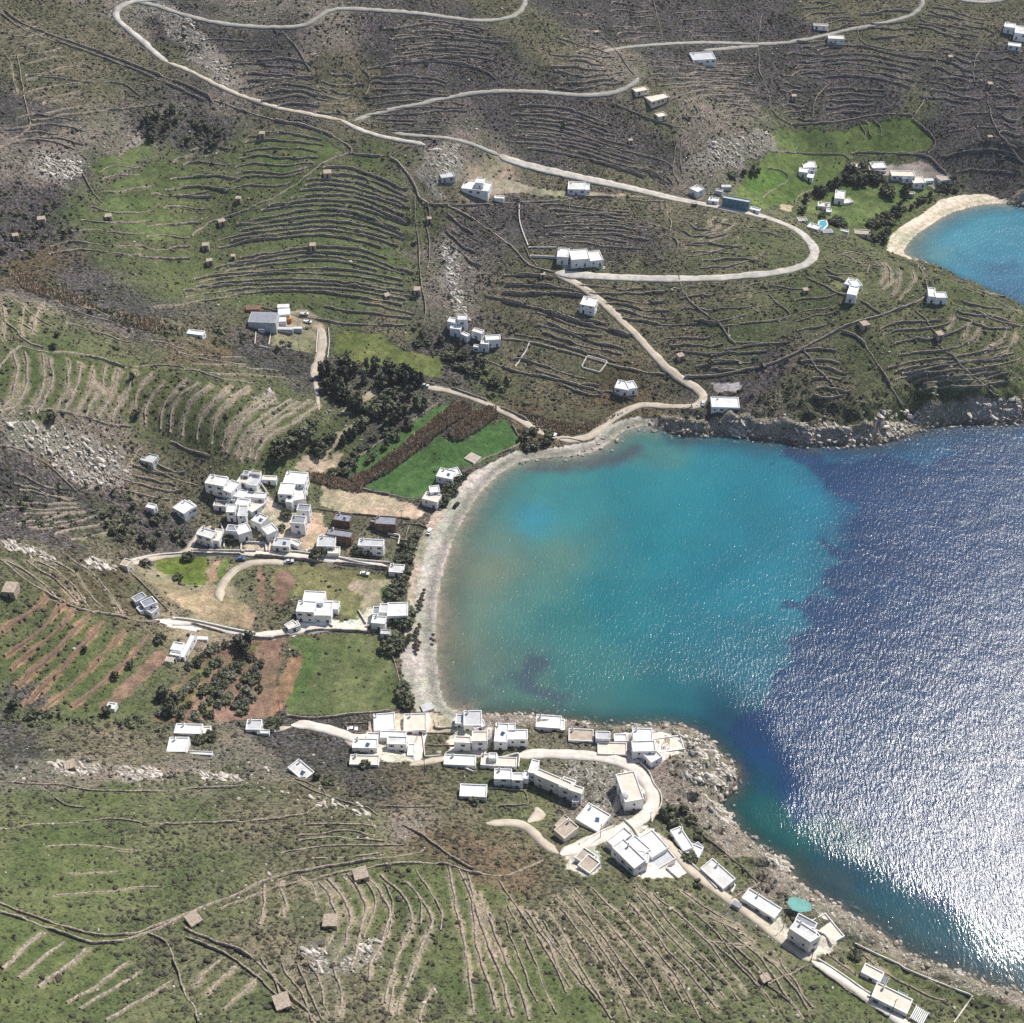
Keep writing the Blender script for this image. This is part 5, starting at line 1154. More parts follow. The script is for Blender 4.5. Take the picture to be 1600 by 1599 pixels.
hs('Z','low white-roofed tavern beside the grey yard at the sea cliff',[(1112,636,1156,637,1115,620,3.4,'w')],group=GH,win=True)
hs('Z','bluish-fronted house on the far slope under the distant road',[(1083,94,1119,92,1087,82,4.2,'l')],group=GH,trim='blue',wall='white')
hs('Z','cream ruin-like house terraces at the hilltop road end, left one',[(994,137,1015,133,1000,129,2.6,'c')],group=GH,wall='cream',extras=False)
hs('Z','cream stepped house below the hilltop road end',[(1019,149,1048,141,1029,133,3,'c'),(1031,161,1045,158,1036,153,2.6,'c')],group=GH,wall='cream',extras=False)
hs('Z','white house of three cubes on the left of the headland crest',[(1319,443,1333,447,1321,432,3,'w'),(1333,448,1348,446,1336,436,3,'w'),(1323,459,1338,462,1328,446,5,'w')],group=GH)
hs('Z','white double house on the right of the headland crest',[(1451,463,1463,464,1453,449,4,'w'),(1463,465,1481,465,1465,456,4,'w')],group=GH)
hs('Z','small pale house among bushes left of the farm',[(291,521,316,524,295,514,3,'w')],group=GH)
hs('Z','pale square platform at the edge of the bright green crop',[(725,716,741,724,737,707,.8,'tf')],wall='lgrey',cat='platform',name='platform',win=False,extras=False)
hs('Z','white beach house with dark trees beside the sea wall',[(681,744,706,749,690,731,4.4,'w'),(706,746,722,742,709,731,3.6,'w')],group=GH)
hs('Z','cream two-level beach house beside the bright green crop corner',[(659,779,683,785,664,767,4.6,'c'),(672,770,688,768,675,759,5.6,'w')],group=GH)
hs('N','upper white house of the pair under the rock strip, with a roof cabin',[(200,642,350,662,220,600,5,'w'),(165,547,300,572,222,490,5,'w'),(310,522,442,522,352,455,7,'w'),(350,722,440,762,382,682,4,'w'),(505,682,640,722,560,640,4.6,'c')],group=GH,trim='blue')
hs('N','lower white house of the pair under the rock strip',[(625,862,740,872,652,812,5,'w'),(702,812,910,802,762,742,5,'w'),(525,902,612,917,552,870,3,'w')],group=GH)
hs('O','large grey-roofed farm shed left of the yard',[(170,432,605,447,172,272,6,'gf')],wall='lgrey',name='barn',cat='barn',win=False,extras=False)
hs('O','white-roofed farm building on the yard, lower one',[(640,322,827,312,636,232,4,'wf')],name='farm_building',cat='farm building',extras=False)
hs('O','narrow white-roofed farm building at the back of the yard',[(630,207,812,202,632,155,3,'wf')],name='farm_building',cat='farm building',extras=False)
hs('O','small white farm hut beside the orange container',[(635,427,765,422,640,362,3,'wf')],name='farm_building',cat='farm building',extras=False,win=False)
hs('O','orange container on the farm yard',[(722,387,850,387,722,362,2.6,'of')],wall='orange',name='container',cat='container',win=False,extras=False)
hs('O','long low grey shed on the near side of the farm yard',[(592,547,872,552,602,507,2.5,'lf'),(876,537,1015,537,880,505,2.6,'wf')],wall='lgrey',name='shed',cat='shed',win=False,extras=False)
hs('O','small pale tin shed below the big farm shed',[(330,547,420,552,350,480,2.5,'lf')],wall='lgrey',name='shed',cat='shed',win=False,extras=False)
hs('O','reddish earth-roofed shed behind the big farm shed',[(140,240,360,232,148,178,2.4,'bf')],wall='brick',name='shed',cat='shed',win=False,extras=False)
# far valley
hs('L','cluster of white cubes alone on the valley pasture',[(210,192,330,192,240,137,3,'w'),(250,242,320,247,270,202,3,'w'),(160,272,240,282,170,232,4,'w'),(230,322,285,332,242,272,3,'w')],group=GH)
hs('L','cream house with low wing inside the curved valley garden',[(480,512,570,522,520,442,4,'w'),(572,560,650,545,600,510,1.4,'c')],group=GH)
hs('L','low white and cream house at the lower left of the valley garden',[(330,582,440,592,360,547,3.4,'c'),(405,632,452,637,410,605,2.5,'w')],group=GH)
hs('L','pale house behind the dark trees next to the valley villa',[(830,187,962,182,850,132,3,'w')],group=GH)
hs('L','low tan-roofed houses left of the valley villa',[(790,252,945,262,820,215,3,'t'),(855,300,950,305,862,275,2.8,'c')],group=GH,wall='cream')
hs('L','large cream-roofed villa with a colonnade near the far beach',[(1000,272,1212,277,1012,225,3.5,'c'),(1210,262,1325,257,1165,205,3.5,'c'),(1090,332,1180,327,1092,310,3,'w'),(1090,372,1370,352,1100,335,.7,'wf')],group=GH,extras=False)
hs('L','tan-roofed outbuilding at the right of the valley villa',[(1430,362,1520,347,1412,315,3,'t')],group=GH,extras=False)
hs('L','white terrace house beside the swimming pool',[(230,772,330,802,250,732,3,'w'),(160,722,240,717,182,687,2.6,'t')],group=GH)
hs('L','dark flat-roofed cabin right of the swimming pool',[(380,837,470,832,402,802,2.6,'gf')],wall='lgrey',extras=False,win=False,name='cabin',cat='cabin')
hs('L','tan-roofed house behind the far beach bushes',[(660,827,802,837,700,790,3,'t')],group=GH,wall='cream',extras=False)
hs('L','narrow white hut between the pool and the tan-roofed house',[(530,802,602,817,540,785,2.2,'w')],extras=False,win=False,name='hut',cat='hut')
hs('L','small pale hut behind the valley wall, left one',[(650,97,735,107,690,68,2.6,'c')],extras=False,group=GH,wall='cream')
hs('L','small pale hut at the corner of the valley wall, right one',[(1205,87,1282,87,1217,66,2.6,'t')],extras=False,group=GH,wall='cream')
hs('Q','white tent-like roofed house where the road enters the hairpin',[(115,227,200,268,205,198,4,'w')],group=GH)
hs('Q','small white cube house second at the roadside row',[(310,352,412,367,332,317,3,'w')],group=GH)
hs('Q','long teal-fronted building of the roadside row',[(460,327,740,377,480,300,6.5,'l')],wall='teal',win=False,group=GH,extras=False,name='long_building',cat='building')
hs('Q','low white house at the right end of the roadside row',[(740,442,842,467,762,417,2.6,'w')],group=GH)
hs('Q','small grey hut behind the roadside row',[(385,252,456,267,412,232,2.6,'l')],wall='lgrey',extras=False,win=False,name='hut',cat='hut')
hs('Q','pale shed under the dark trees behind the roadside row',[(450,217,552,217,472,192,2.5,'lf')],wall='lgrey',extras=False,win=False,name='shed',cat='shed')
hs('P','upper house of the two in the far walled plot',[(235,45,332,50,242,30,3,'t')],group=GH,extras=False)
hs('P','lower house of the two in the far walled plot',[(335,118,442,122,352,95,4,'c')],group=GH,extras=False)
hs('P','white house complex cut by the upper right frame corner',[(1490,87,1560,97,1502,60,4,'w'),(1562,122,1645,132,1572,72,4.6,'w')],group=GH,trim='blue')
hs('P','lower white annex under the upper right corner house',[(1520,202,1605,212,1532,182,3,'w')],group=GH,extras=False)
# ------------------------------------------------------------------ stone field huts
def hut(px,py,size,label,h=2.3,yaw=0.0):
    x,y = hit([(px,py)])[0]; z=float(sample(H,x,y)); w=size*.78; d=size*rng.uniform(.65,.85)
    root=link('stone_hut',None,None,(x,y,z),yaw); tag(root,label,'hut','dry-stone field huts','thing')
    mb=MB(); t=.5
    # four battered walls with a doorway in the front one
    for (cx,cy,sx,sy) in ((-w/2+t/2,0,t,d),(w/2-t/2,0,t,d),(0,d/2-t/2,w-2*t,t-.01)): mb.box(cx,cy,-2,sx,sy,2+h)
    dw=.9; s=(w-2*t-dw)/2
    for q in (-1,1): mb.box(q*(dw/2+s/2),-d/2+t/2,-2,s,t-.02,2+h-.01)
    mb.box(0,-d/2+t/2,1.7,dw,t-.04,h-1.72)
    link('wall',mb.mesh('wall',[M['stonehut']]),root)
    r=MB()
    for i in range(4):
        r.box(-w/2+w*(i+.5)/4+rng.uniform(-.05,.05),rng.uniform(-.1,.1),h+rng.uniform(.0,.06)+.01*i,w/4+.03,d+.25,.22,0,rng.uniform(-.04,.04))
    link('roof',r.mesh('roof',[M['stonehut']]),root)
    b=MB(); b.box(0,-d/2+t*.8,0,dw-.04,.06,1.68); link('door',b.mesh('door',[M['dark']]),root)  # near-black sheet across the open doorway, standing for the shade inside
for a in [(564,1372,6.0,'stone hut with an open side yard beside the double track wall',2.4,.35),(517,1446,5.6,'lone tan flat-roofed stone hut in the middle of the bottom terraces',2.4,0),
  (442,1572,5.5,'half-ruined stone hut beside the bottom left track',2.2,.4),(304,1441,5.0,'stone hut at the fork of the long track walls',1.8,.7),(18,926,6.5,'stone hut with two window holes at the left frame edge',2.8,-.1),
  (410,214,4,'small stone hut with a dark doorway high in the green bowl',2.4,0),(512,275,5.5,'stone hut beside the diagonal wall in the green bowl',2.4,.1),(373,315,3.6,'stone hut on the pasture wall of the green bowl',2.3,0),
  (347,350,5,'stone hut on the diagonal wall of the green bowl',2.0,.4),(322,388,4.6,'left stone hut of the pair low in the green bowl',2.3,0),(328,413,4.2,'lower stone hut of the pair low in the green bowl',2.3,.3),
  (365,406,3,'tiny stone hut right of the pair low in the green bowl',1.9,0),(489,389,4.2,'stone hut among the dark striped terraces',2.3,.1),(652,458,4.5,'stone hut against the left stream wall',2.3,0),(605,464,3.8,'ruined stone hut left of the stream wall',1.8,.5),
  (66,348,5.0,'pale ruined hut at the dark gully edge, far left',2.6,.2),(170,342,4.5,'stone hut ringed by a rubble mound on the left pastures',1.8,.2),(25,372,4,'ruined hut low at the dark gully edge',1.8,.3),
  (1467,527,4.6,'stone hut in the middle of the headland terraces',2.2,.3),(1350,511,5,'stone hut under the long headland wall',2.1,.3),(1258,457,3.5,'stone hut by the left headland wall',1.8,.2),(1063,560,4.5,'ruined stone hut above the coast road',2.2,.4),
  (1240,155,4,'stone hut on the dark far hillside',2.3,0),(1484,94,3.8,'white-roofed field hut with a reddish patch on the far slope',2.2,0),(1546,135,4,'stone hut on the far right wall',2.,0),(1546,218,3.5,'tiny stone hut low on the dark far hillside',2.,0),
  (985,224,3.4,'tiny pale stone hut in the middle of the dark hill',1.8,.2),(932,54,3.6,'rubble hut on the crest slope at top centre',1.8,.3),(1085,322,3.6,'rubble hut under the roadside row',1.8,.2),
  (671,346,3.2,'tiny stone hut in the stream bed',2.,0),(110,1200,4.6,'boulder-built hut among the white outcrops at left',1.8,.3),(1195,1532,4.0,'rubble shelter on the bottom right slope',1.5,.4),(848,432,3.6,'long stone trough hut by the road junction',1.6,0)]:
    hut(a[0],a[1],a[2],a[3],a[4],a[5])
# ------------------------------------------------------------------ trees
def crown_mesh(name, kind, seed, mat):
    r = np.random.RandomState(seed); C=[]; S=[]
    if kind=='cypress':
        for _ in range(22):
            z=r.uniform(.12,.98); rad=.15*math.sqrt(max(.02,1-z))*1.3; a=r.uniform(0,6.28); C.append((math.cos(a)*rad*.6,math.sin(a)*rad*.6,z)); S.append((.13,.13,.13))
        n=260; ls=.075
    elif kind=='pine':
        for _ in range(16):
            z=r.uniform(.25,.95); rad=.36*math.sqrt(max(.05,1-((z-.45)/.55)**2)); a=r.uniform(0,6.28); q=r.uniform(.2,1); C.append((math.cos(a)*rad*q,math.sin(a)*rad*q,z)); S.append((.17,.17,.13))
        n=330; ls=.085
    else:
        for _ in range(13):
            a=r.uniform(0,6.28); q=math.sqrt(r.uniform(0,1))*.42; C.append((math.cos(a)*q,math.sin(a)*q,r.uniform(.38,.82)-q*.35)); s=r.uniform(.15,.24); S.append((s,s,s*.8))
        n=330; ls=.095
    V=[];F=[]
    for i in range(n):
        k=r.randint(len(C)); d=r.normal(size=3); d/=np.linalg.norm(d); rr=r.uniform(.6,1.08)
        p=np.array(C[k])+d*np.array(S[k])*rr
        u=r.normal(size=3); u-=u@d*d*.6; u/=np.linalg.norm(u); v=np.cross(d,u)+r.normal(size=3)*.3; v/=np.linalg.norm(v)
        s=ls*r.uniform(.5,1.25); m=len(V)
        V+= [p-u*s-v*s*.7, p+u*s-v*s*.6, p+u*s*.7+v*s, p-u*s*.8+v*s*.8]; F.append((m,m+1,m+2,m+3))
    return mesh_np(name, V, F, [M[mat]])
def trunk_mesh(seed, h=.5):
    r=random.Random(seed); mb=MB(); t=(r.uniform(-.03,.03),r.uniform(-.03,.03),h*.6)
    mb.cyl((0,0,-.12),t,.035,.022,7)
    for i in range(4):
        a=i*1.57+r.uniform(-.4,.4); mb.cyl(t,(math.cos(a)*.2,math.sin(a)*.2,h+.12),.018,.007,5)
    return mb.mesh('trunk',[M['trunk']])
CR = {'cypress':[crown_mesh('crown','cypress',i,'leaf_conifer') for i in range(3)], 'pine':[crown_mesh('crown','pine',10+i,'leaf_conifer') for i in range(4)],
      'broad':[crown_mesh('crown','broad',20+i,'leaf_broad') for i in range(4)], 'olive':[crown_mesh('crown','broad',30+i,'leaf_olive') for i in range(4)]}
TR = [trunk_mesh(i,.3) for i in range(3)]
ntree=0
def tree(x,y,kind,hh,label,group=None,name=None):
    global ntree; ntree+=1
    z=float(sample(H,x,y)); root=link(name or {'cypress':'cypress_tree','pine':'pine_tree','broad':'broadleaf_tree','olive':'olive_tree'}[kind],None,None,(x,y,z),rng.uniform(0,6.28))
    wv = rng.uniform(.9,1.2)*(1.25 if kind in('broad','olive') else 1)
    root.scale=(hh*wv,hh*wv,hh); tag(root,label,'tree',group,'thing')
    link('crown',rng.choice(CR[kind]),root); link('trunk',rng.choice(TR),root)
def inpad(x,y,m=.5):
    for c in PADBOX:
        if c[0]-m<x<c[2]+m and c[1]-m<y<c[3]+m:
            q=[(float(v[0]),float(v[1])) for v in c[4]]
            if bool(inpoly(np.array([x]),np.array([y]),q)[0]): return True
    return False
PADBOX=[(min(v[0] for v in c),min(v[1] for v in c),max(v[0] for v in c),max(v[1] for v in c),c) for c in PADS]
def copse(s, n, kinds, h0, h1, label, group, mind=2.6):
    P=hit(resample(np.array(pts(s)+pts(s)[:1]),6.0)); x0,y0=P.min(0); x1,y1=P.max(0); got=[]; tries=0
    while len(got)<n and tries<n*60:
        tries+=1; x=rng.uniform(x0,x1); y=rng.uniform(y0,y1)
        if not inpoly(np.array([x]),np.array([y]),P.tolist())[0]: continue
        if any((x-a)**2+(y-b)**2<mind**2 for a,b in got) or inpad(x,y): continue
        got.append((x,y))
    got.sort(key=lambda q:q[0]/(q[1]+300)); ks=[rng.choice(kinds) for _ in got]; cnt={}; tot={}
    for kd in ks: lb=label[kd] if isinstance(label,dict) else label; tot[lb]=tot.get(lb,0)+1
    for (x,y),kd in zip(got,ks):
        lb = label[kd] if isinstance(label,dict) else label; i=cnt[lb]=cnt.get(lb,0)+1; n_=tot[lb]
        if n_>1 and len(lb.split())<13:
            if i==1: lb2='leftmost '+lb
            elif i==n_: lb2='rightmost '+lb
            elif i<=n_//2+1 and i<=20: lb2=ORD[i-1]+' from the left, '+lb
            else: lb2=ORD[min(19,n_-i)]+' from the right, '+lb
        else: lb2=lb
        tree(x,y,kd,rng.uniform(h0,h1),lb2,group)
copse("497,590 520,576 560,574 600,580 655,592 662,606 625,612 590,604 555,604 540,625 530,645 518,628 508,612",26,['cypress','pine','pine'],6.5,9.2,{'cypress':'dark pointed cypress in the back row of the big grove','pine':'dark rounded conifer in the back row of the big grove'},'trees of the back row of the big grove',2.5)
copse("565,640 592,622 645,618 668,640 650,658 620,672 598,668 575,672 560,690 548,680 572,655",21,['pine','pine','cypress','broad'],5,7.4,{'cypress':'slim cypress inside the middle of the big grove','pine':'dark conifer inside the middle of the big grove','broad':'grey-green tree inside the middle of the big grove'},'trees in the middle of the big grove',2.5)
copse("620,674 650,660 640,672 600,705 560,735 520,755 508,750 520,738 545,712 575,690 598,672",24,['broad','olive','broad'],2.6,3.9,{'broad':'low bushy tree along the crop-side edge of the grove','olive':'grey low tree along the crop-side edge of the grove'},'low trees along the crop-side edge of the grove',2.4)
copse("545,640 552,632 566,628 572,648 548,656",7,['cypress'],6,8,'slim cypress of the short row between the grove clearings','cypresses between the grove clearings',1.8)
copse("530,692 560,668 568,672 545,695 532,700",6,['cypress'],5,6.5,'small cypress of the slanting row beside the lower clearing','cypresses beside the lower clearing',1.8)
copse("432,715 440,700 465,680 490,672 492,682 470,698 455,716 440,730",8,['pine','broad'],6,8.5,{'pine':'large dark tree at the west corner of the grove','broad':'broad tree at the west corner of the grove'},'trees at the west corner of the grove',3.2)
copse("492,705 510,690 525,685 522,700 505,712 492,716",5,['pine'],5,6.5,'dark round tree at the lower clearing edge','trees at the lower clearing edge',3)
TB='tamarisks along the back of the beach'
for s,n,l in (("612,905 640,890 650,845 640,850 628,880",6,'tamarisk beside the small cube house at the beach'),("602,935 612,918 636,900 640,905 628,925 618,942",7,'tamarisk between the cube house and the beach house complex'),
    ("615,960 640,955 645,972 628,988 616,980",6,'tamarisk behind the beach house complex'),("600,1022 605,1005 625,995 632,1005 618,1028",6,'large tamarisk at the upper corner of the green beach field'),
    ("630,1070 640,1068 646,1100 635,1110 628,1095",6,'tamarisk at the lower beach end of the green field'),("700,752 722,740 735,742 722,758 705,780 690,795 685,782 700,768",9,'tamarisk between the two white beach houses'),("808,695 830,672 862,685 850,698 822,705",7,'tamarisk at the mouth of the track behind the beach bend')):
    copse(s,n,['broad'],3.2,5,l,TB,2.4)
ROWS=["258,1118 282,1092 312,1062 340,1038","282,1120 310,1092 340,1065 372,1040","306,1120 335,1090 362,1062 395,1032","330,1120 355,1095 382,1066 405,1040","352,1120 375,1095 395,1072 412,1052","372,1119 390,1098 404,1078","300,1045 330,1022 352,1008"]
for k_,s_ in enumerate(ROWS):
    q_=hit(resample(pts(s_),2.0)); q_=resample(q_,3.7); 
    for j_,(x_,y_) in enumerate(q_):
        if rng.random()<.1: continue
        x_+=rng.uniform(-.7,.7); y_+=rng.uniform(-.7,.7)
        tree(x_,y_,rng.choice(['olive','olive','broad']),rng.uniform(2.4,3.9),'%s tree up, %s row from the left in the red-earth olive grove'%(ORD[j_],ORD[k_]),'olive grove on red earth','olive_tree')
copse("360,1020 385,1000 400,1005 395,1020 370,1028",3,['pine'],5.5,6.5,'large dark tree at the top of the olive grove','large trees of the olive grove',3)
copse("245,1098 262,1085 285,1100 275,1118 250,1118",4,['pine'],5,6,'large dark tree in the lower corner of the olive grove','large trees in the lower olive grove',3)
copse("1252,322 1262,308 1290,292 1325,278 1328,285 1295,302 1268,316 1258,328",12,['pine'],4,6,'dark tree of the slanting row beside the valley garden','dark tree row beside the valley garden',2.2)
copse("1322,262 1345,258 1368,268 1392,290 1398,312 1385,312 1372,292 1345,292 1325,286",16,['pine','broad'],4.5,6.5,{'pine':'dark tree of the clump left of the valley villa','broad':'green tree of the clump left of the valley villa'},'tree clump left of the valley villa',2.8)
copse("1405,318 1415,296 1425,300 1420,318 1412,330 1395,342 1398,328",6,['pine'],4,5.5,'dark tree in the lawn below the valley villa','trees in the lawn below the valley villa',2.6)
copse("1345,362 1365,345 1400,328 1420,322 1460,302 1468,312 1430,328 1410,345 1395,355 1390,382 1372,378 1352,372",28,['broad','pine'],2.8,4.4,{'broad':'bushy tree of the belt behind the far beach','pine':'dark bushy tree of the belt behind the far beach'},'tree belt behind the far beach',2.6)
copse("1248,330 1262,330 1300,342 1328,350 1325,358 1290,350 1255,342",12,['broad'],3,4.2,'bushy tree of the hedge below the valley garden','hedge trees below the valley garden',2.4)
copse("1462,290 1492,280 1500,292 1490,304 1470,300",5,['broad'],3.5,4.5,'bushy tree right of the valley villa outbuilding','trees right of the valley villa',2.6)
copse("1135,270 1165,268 1178,262 1188,262 1182,275 1150,282",5,['broad','pine'],3,4.4,'dark tree behind the roadside row','trees behind the roadside row',2.6)
copse("215,200 232,186 262,180 288,172 292,186 270,205 240,222 222,226",11,['pine','broad'],3.5,5.5,{'pine':'dark tree in the rocky gully at upper left','broad':'green tree in the rocky gully at upper left'},'trees in the rocky gully at upper left',3)
copse("285,205 310,195 345,205 352,232 335,238 300,232",9,['broad','pine'],2.6,4.2,'dark shrubby tree at the top of the green bowl','shrubby trees at the top of the green bowl',3)
copse("640,515 680,520 720,540 770,575 800,600 785,612 740,595 700,580 690,555 650,545",17,['broad','broad','pine'],3,4.8,{'broad':'bushy tree in the stream bottom below the white houses','pine':'dark tree in the stream bottom below the white houses'},'trees in the stream bottom',3)
copse("150,790 215,780 265,790 290,825 285,850 240,862 180,850 150,820",14,['broad','olive','pine'],2.8,4.6,{'broad':'bushy tree in the gully left of the upper village','olive':'grey tree in the gully left of the upper village','pine':'dark tree in the gully left of the upper village'},'trees in the gully left of the upper village',3.2)
for px,py,k,h,l in [(208,594,'pine',4.4,'single dark round tree among the pale-banked left terraces'),(80,655,'broad',4.2,'wide dark bush-tree at the foot of the left terraces'),(213,648,'broad',3.6,'dark tree on the lower end of a left terrace bank'),
  (90,527,'pine',3.2,'upper dark bush on the left terraces near the top wall'),(85,545,'pine',3.2,'lower dark bush on the left terraces near the top wall'),(295,875,'broad',4.6,'single tree at the upper edge of the small yellow-green field'),
  (228,886,'olive',4.2,'grey tree at the left end of the small yellow-green field'),(278,906,'broad',3.2,'dark bush below the small yellow-green field'),(250,1004,'broad',4.0,'round tree left of the long white house'),
  (498,872,'broad',5.5,'tree standing over the village lane wall'),(560,862,'broad',4,'green garden tree before the nearest beach-side white house'),(574,866,'broad',3.6,'second garden tree before the nearest beach-side white house'),
  (643,852,'pine',3.8,'dark tree beside the beach garden plot'),(628,858,'pine',4,'dark tree right of the two-storey white beach-side house'),(357,846,'broad',3.6,'round green shrub-tree in the dark village garden'),
  (448,808,'broad',3.6,'tree in the centre of the village yard'),(477,783,'pine',3.4,'dark tree beside the biggest white village block'),(440,828,'broad',3.2,'bush-tree by the fork-towered village house'),
  (312,1160,'broad',4,'left dark tree beside the white square house'),(330,1156,'broad',4,'right dark tree beside the white square house'),(428,1138,'broad',4.6,'dark tree right of the dark-rimmed white house'),
  (570,1200,'broad',3.6,'green tree in front of the lowest left village house'),(1042,1276,'broad',5.2,'dark tree at the lane bend on the point, left'),(1053,1288,'broad',4.8,'dark tree at the lane bend on the point, right'),
  (1066,1270,'pine',4,'dark tree over the sea terrace on the point'),(1080,1285,'broad',3.4,'small tree above the rocks on the point'),(1078,1342,'broad',3.6,'purple-brown creeper tree over the staggered roof house'),
  (1092,1310,'broad',3.2,'dark bush behind the staggered roof house'),(740,1255,'broad',3,'brown creeper bush in front of the lone white roof'),(757,1248,'broad',2.8,'brown bush right of the lone white roof'),
  (497,1218,'pine',4,'dark tree right of the lone slanting house'),(515,1224,'broad',3.6,'brown-green tree second right of the lone slanting house'),(22,1108,'pine',4.2,'dark tree at the lower end of the red earth banks'),(133,1017,'pine',2.8,'dark bush on a red earth bank'),
  (180,1058,'pine',3.4,'lower dark bush beside the ploughed red strip'),(203,1042,'pine',3.4,'upper dark bush beside the ploughed red strip'),(170,1118,'pine',4.5,'dark trees under the tiny white hut'),(1337,1495,'broad',3.2,'bush at the left end of the cream house in the last garden'),
  (640,1000,'broad',3,'low tamarisk on the beach edge by the field corner'),(1090,1385,'broad',2.6,'bush on the white garden edge')]:
    x,y=hit([(px,py)])[0]; tree(x,y,k,h,l)
# ------------------------------------------------------------------ scrub, reeds and loose rock: uncountable, one object each
def visible(x,y,z,m=60):
    dz=-(z-CAMH); dep=y*CP+dz*SP; u=x/dep*FOC+800; v=(dz*CP-y*SP)/dep*FOC+799.5
    return (u>-m)&(u<1600+m)&(v>-m)&(v<1600+m)
ICO_V=[];t_=(1+5**.5)/2
for a,b_ in ((-1,t_),(1,t_),(-1,-t_),(1,-t_)): ICO_V.append((a,b_,0))
for a,b_ in ((-1,t_),(1,t_),(-1,-t_),(1,-t_)): ICO_V.append((0,a,b_))
for a,b_ in ((-1,t_),(1,t_),(-1,-t_),(1,-t_)): ICO_V.append((b_,0,a))
ICO_V=np.array(ICO_V)/np.linalg.norm(ICO_V[0])
ICO_F=np.array([(0,11,5),(0,5,1),(0,1,7),(0,7,10),(0,10,11),(1,5,9),(5,11,4),(11,10,2),(10,7,6),(7,1,8),(3,9,4),(3,4,2),(3,2,6),(3,6,8),(3,8,9),(4,9,5),(2,4,11),(6,2,10),(8,6,7),(9,8,1)])
def blobs(name, x, y, r, flat, mat, jag=.35, kind='stuff', sink=.25, stretch=.5):
    n=len(x); z=sample(H,x,y); V=np.repeat(ICO_V[None],n,0)*(1+nr.uniform(-jag,jag,(n,12,1)))
    a=nr.uniform(0,6.28,n); sx=r*nr.uniform(1-stretch*.4,1+stretch,n); sy=r*nr.uniform(1-stretch*.4,1+stretch*.3,n); sz=r*flat*nr.uniform(.6,1.3,n)
    X=V[...,0]*sx[:,None]; Y=V[...,1]*sy[:,None]; Z=V[...,2]*sz[:,None]
    P=np.stack([X*np.cos(a)[:,None]-Y*np.sin(a)[:,None]+x[:,None], X*np.sin(a)[:,None]+Y*np.cos(a)[:,None]+y[:,None], Z+z[:,None]+(sz*(.5-sink))[:,None]],-1)
    F=(ICO_F[None]+(np.arange(n)*12)[:,None,None]).reshape(-1,3)
    return tag(link(name, mesh_np(name,P.reshape(-1,3),F,[M[mat]])), kind=kind)
def scatter(n, fld, seed, extra=None):
    r=np.random.RandomState(seed); X=r.uniform(-360,360,n); Y=r.uniform(170,960,n); Z=sample(H,X,Y)
    p=sample(fld,X,Y); k=(r.uniform(0,1,n)<p)&visible(X,Y,Z)&(Z>.5)
    X=X[k];Y=Y[k]; bad=np.zeros(len(X),bool)
    for c in PADBOX:
        m=(X>c[0]-1)&(X<c[2]+1)&(Y>c[1]-1)&(Y<c[3]+1); bad|=m
    return X[~bad],Y[~bad]
roadmask = np.zeros(XX.shape)
for o in [o for o in COL.objects if o.name.split('.')[0] in ('road','track','lane')]:
    big_ = s[0]=='1' and n>=16 and n not in (34,18)
    co=np.empty(len(o.data.vertices)*3,np.float32); o.data.vertices.foreach_get('co',co); co=co.reshape(-1,3)
    for dx in (-1,0,1):
        for dy in (-1,0,1):
            i=np.clip(np.searchsorted(GX,co[:,0]+dx),0,len(GX)-1); j=np.clip(np.searchsorted(GY,co[:,1]+dy),0,len(GY)-1); roadmask[j,i]=1
clump = np.clip(fbm(XX,YY,11,3,91)*2.2-.55,0,1.2)
dens = np.where((CAT==0)&(roadmask==0), SCR*clump, np.where((CAT==3)&(roadmask==0), .03,0))
X,Y = scatter(330000, dens*.95, 5)
blobs('scrub', X, Y, nr.uniform(.26,.78,len(X))**1.0*(.7+.7*(nr.uniform(0,1,len(X))**3)), .75, 'leaf_scrub', .4)
big = np.zeros(XX.shape)
for s,v in (("40,440 120,445 200,490 290,515 380,520 440,535 500,560 490,575 420,560 300,530 200,520 120,480",.9),("0,330 60,320 140,300 130,360 60,400 0,440",.7),("200,200 300,170 360,200 350,240 300,240",.5),
            ("640,510 700,530 800,590 790,615 700,590",.6),("0,740 120,750 280,790 290,850 200,860 100,830 0,830",.6),("0,1110 150,1120 420,1125 420,1138 200,1140 0,1138",.9),("700,585 860,640 860,670 760,625 680,600",.5),
            ("660,1030 664,1030",0),("500,1205 600,1225 680,1240 560,1250 500,1235",.5),("1000,642 1100,640 1200,650 1200,672 1100,672 1030,660",.35),("1150,560 1260,560 1280,640 1180,640",.5),("345,985 420,960 450,985 400,992",.4),("700,460 720,380 690,350 680,430 690,500",.35)):
    if v==0: continue
    P=hit(resample(np.array(pts(s)+pts(s)[:1]),6.0)); x0,y0=P.min(0);x1,y1=P.max(0);i0,i1=np.searchsorted(GX,[x0,x1]);j0,j1=np.searchsorted(GY,[y0,y1])
    big[j0:j1,i0:i1]=np.maximum(big[j0:j1,i0:i1],inpoly(XX[j0:j1,i0:i1],YY[j0:j1,i0:i1],P.tolist())*v)
big = np.where((CAT==0)&(roadmask==0)&land, big+.012*SCR, 0)
X,Y = scatter(60000, big*.8, 6)
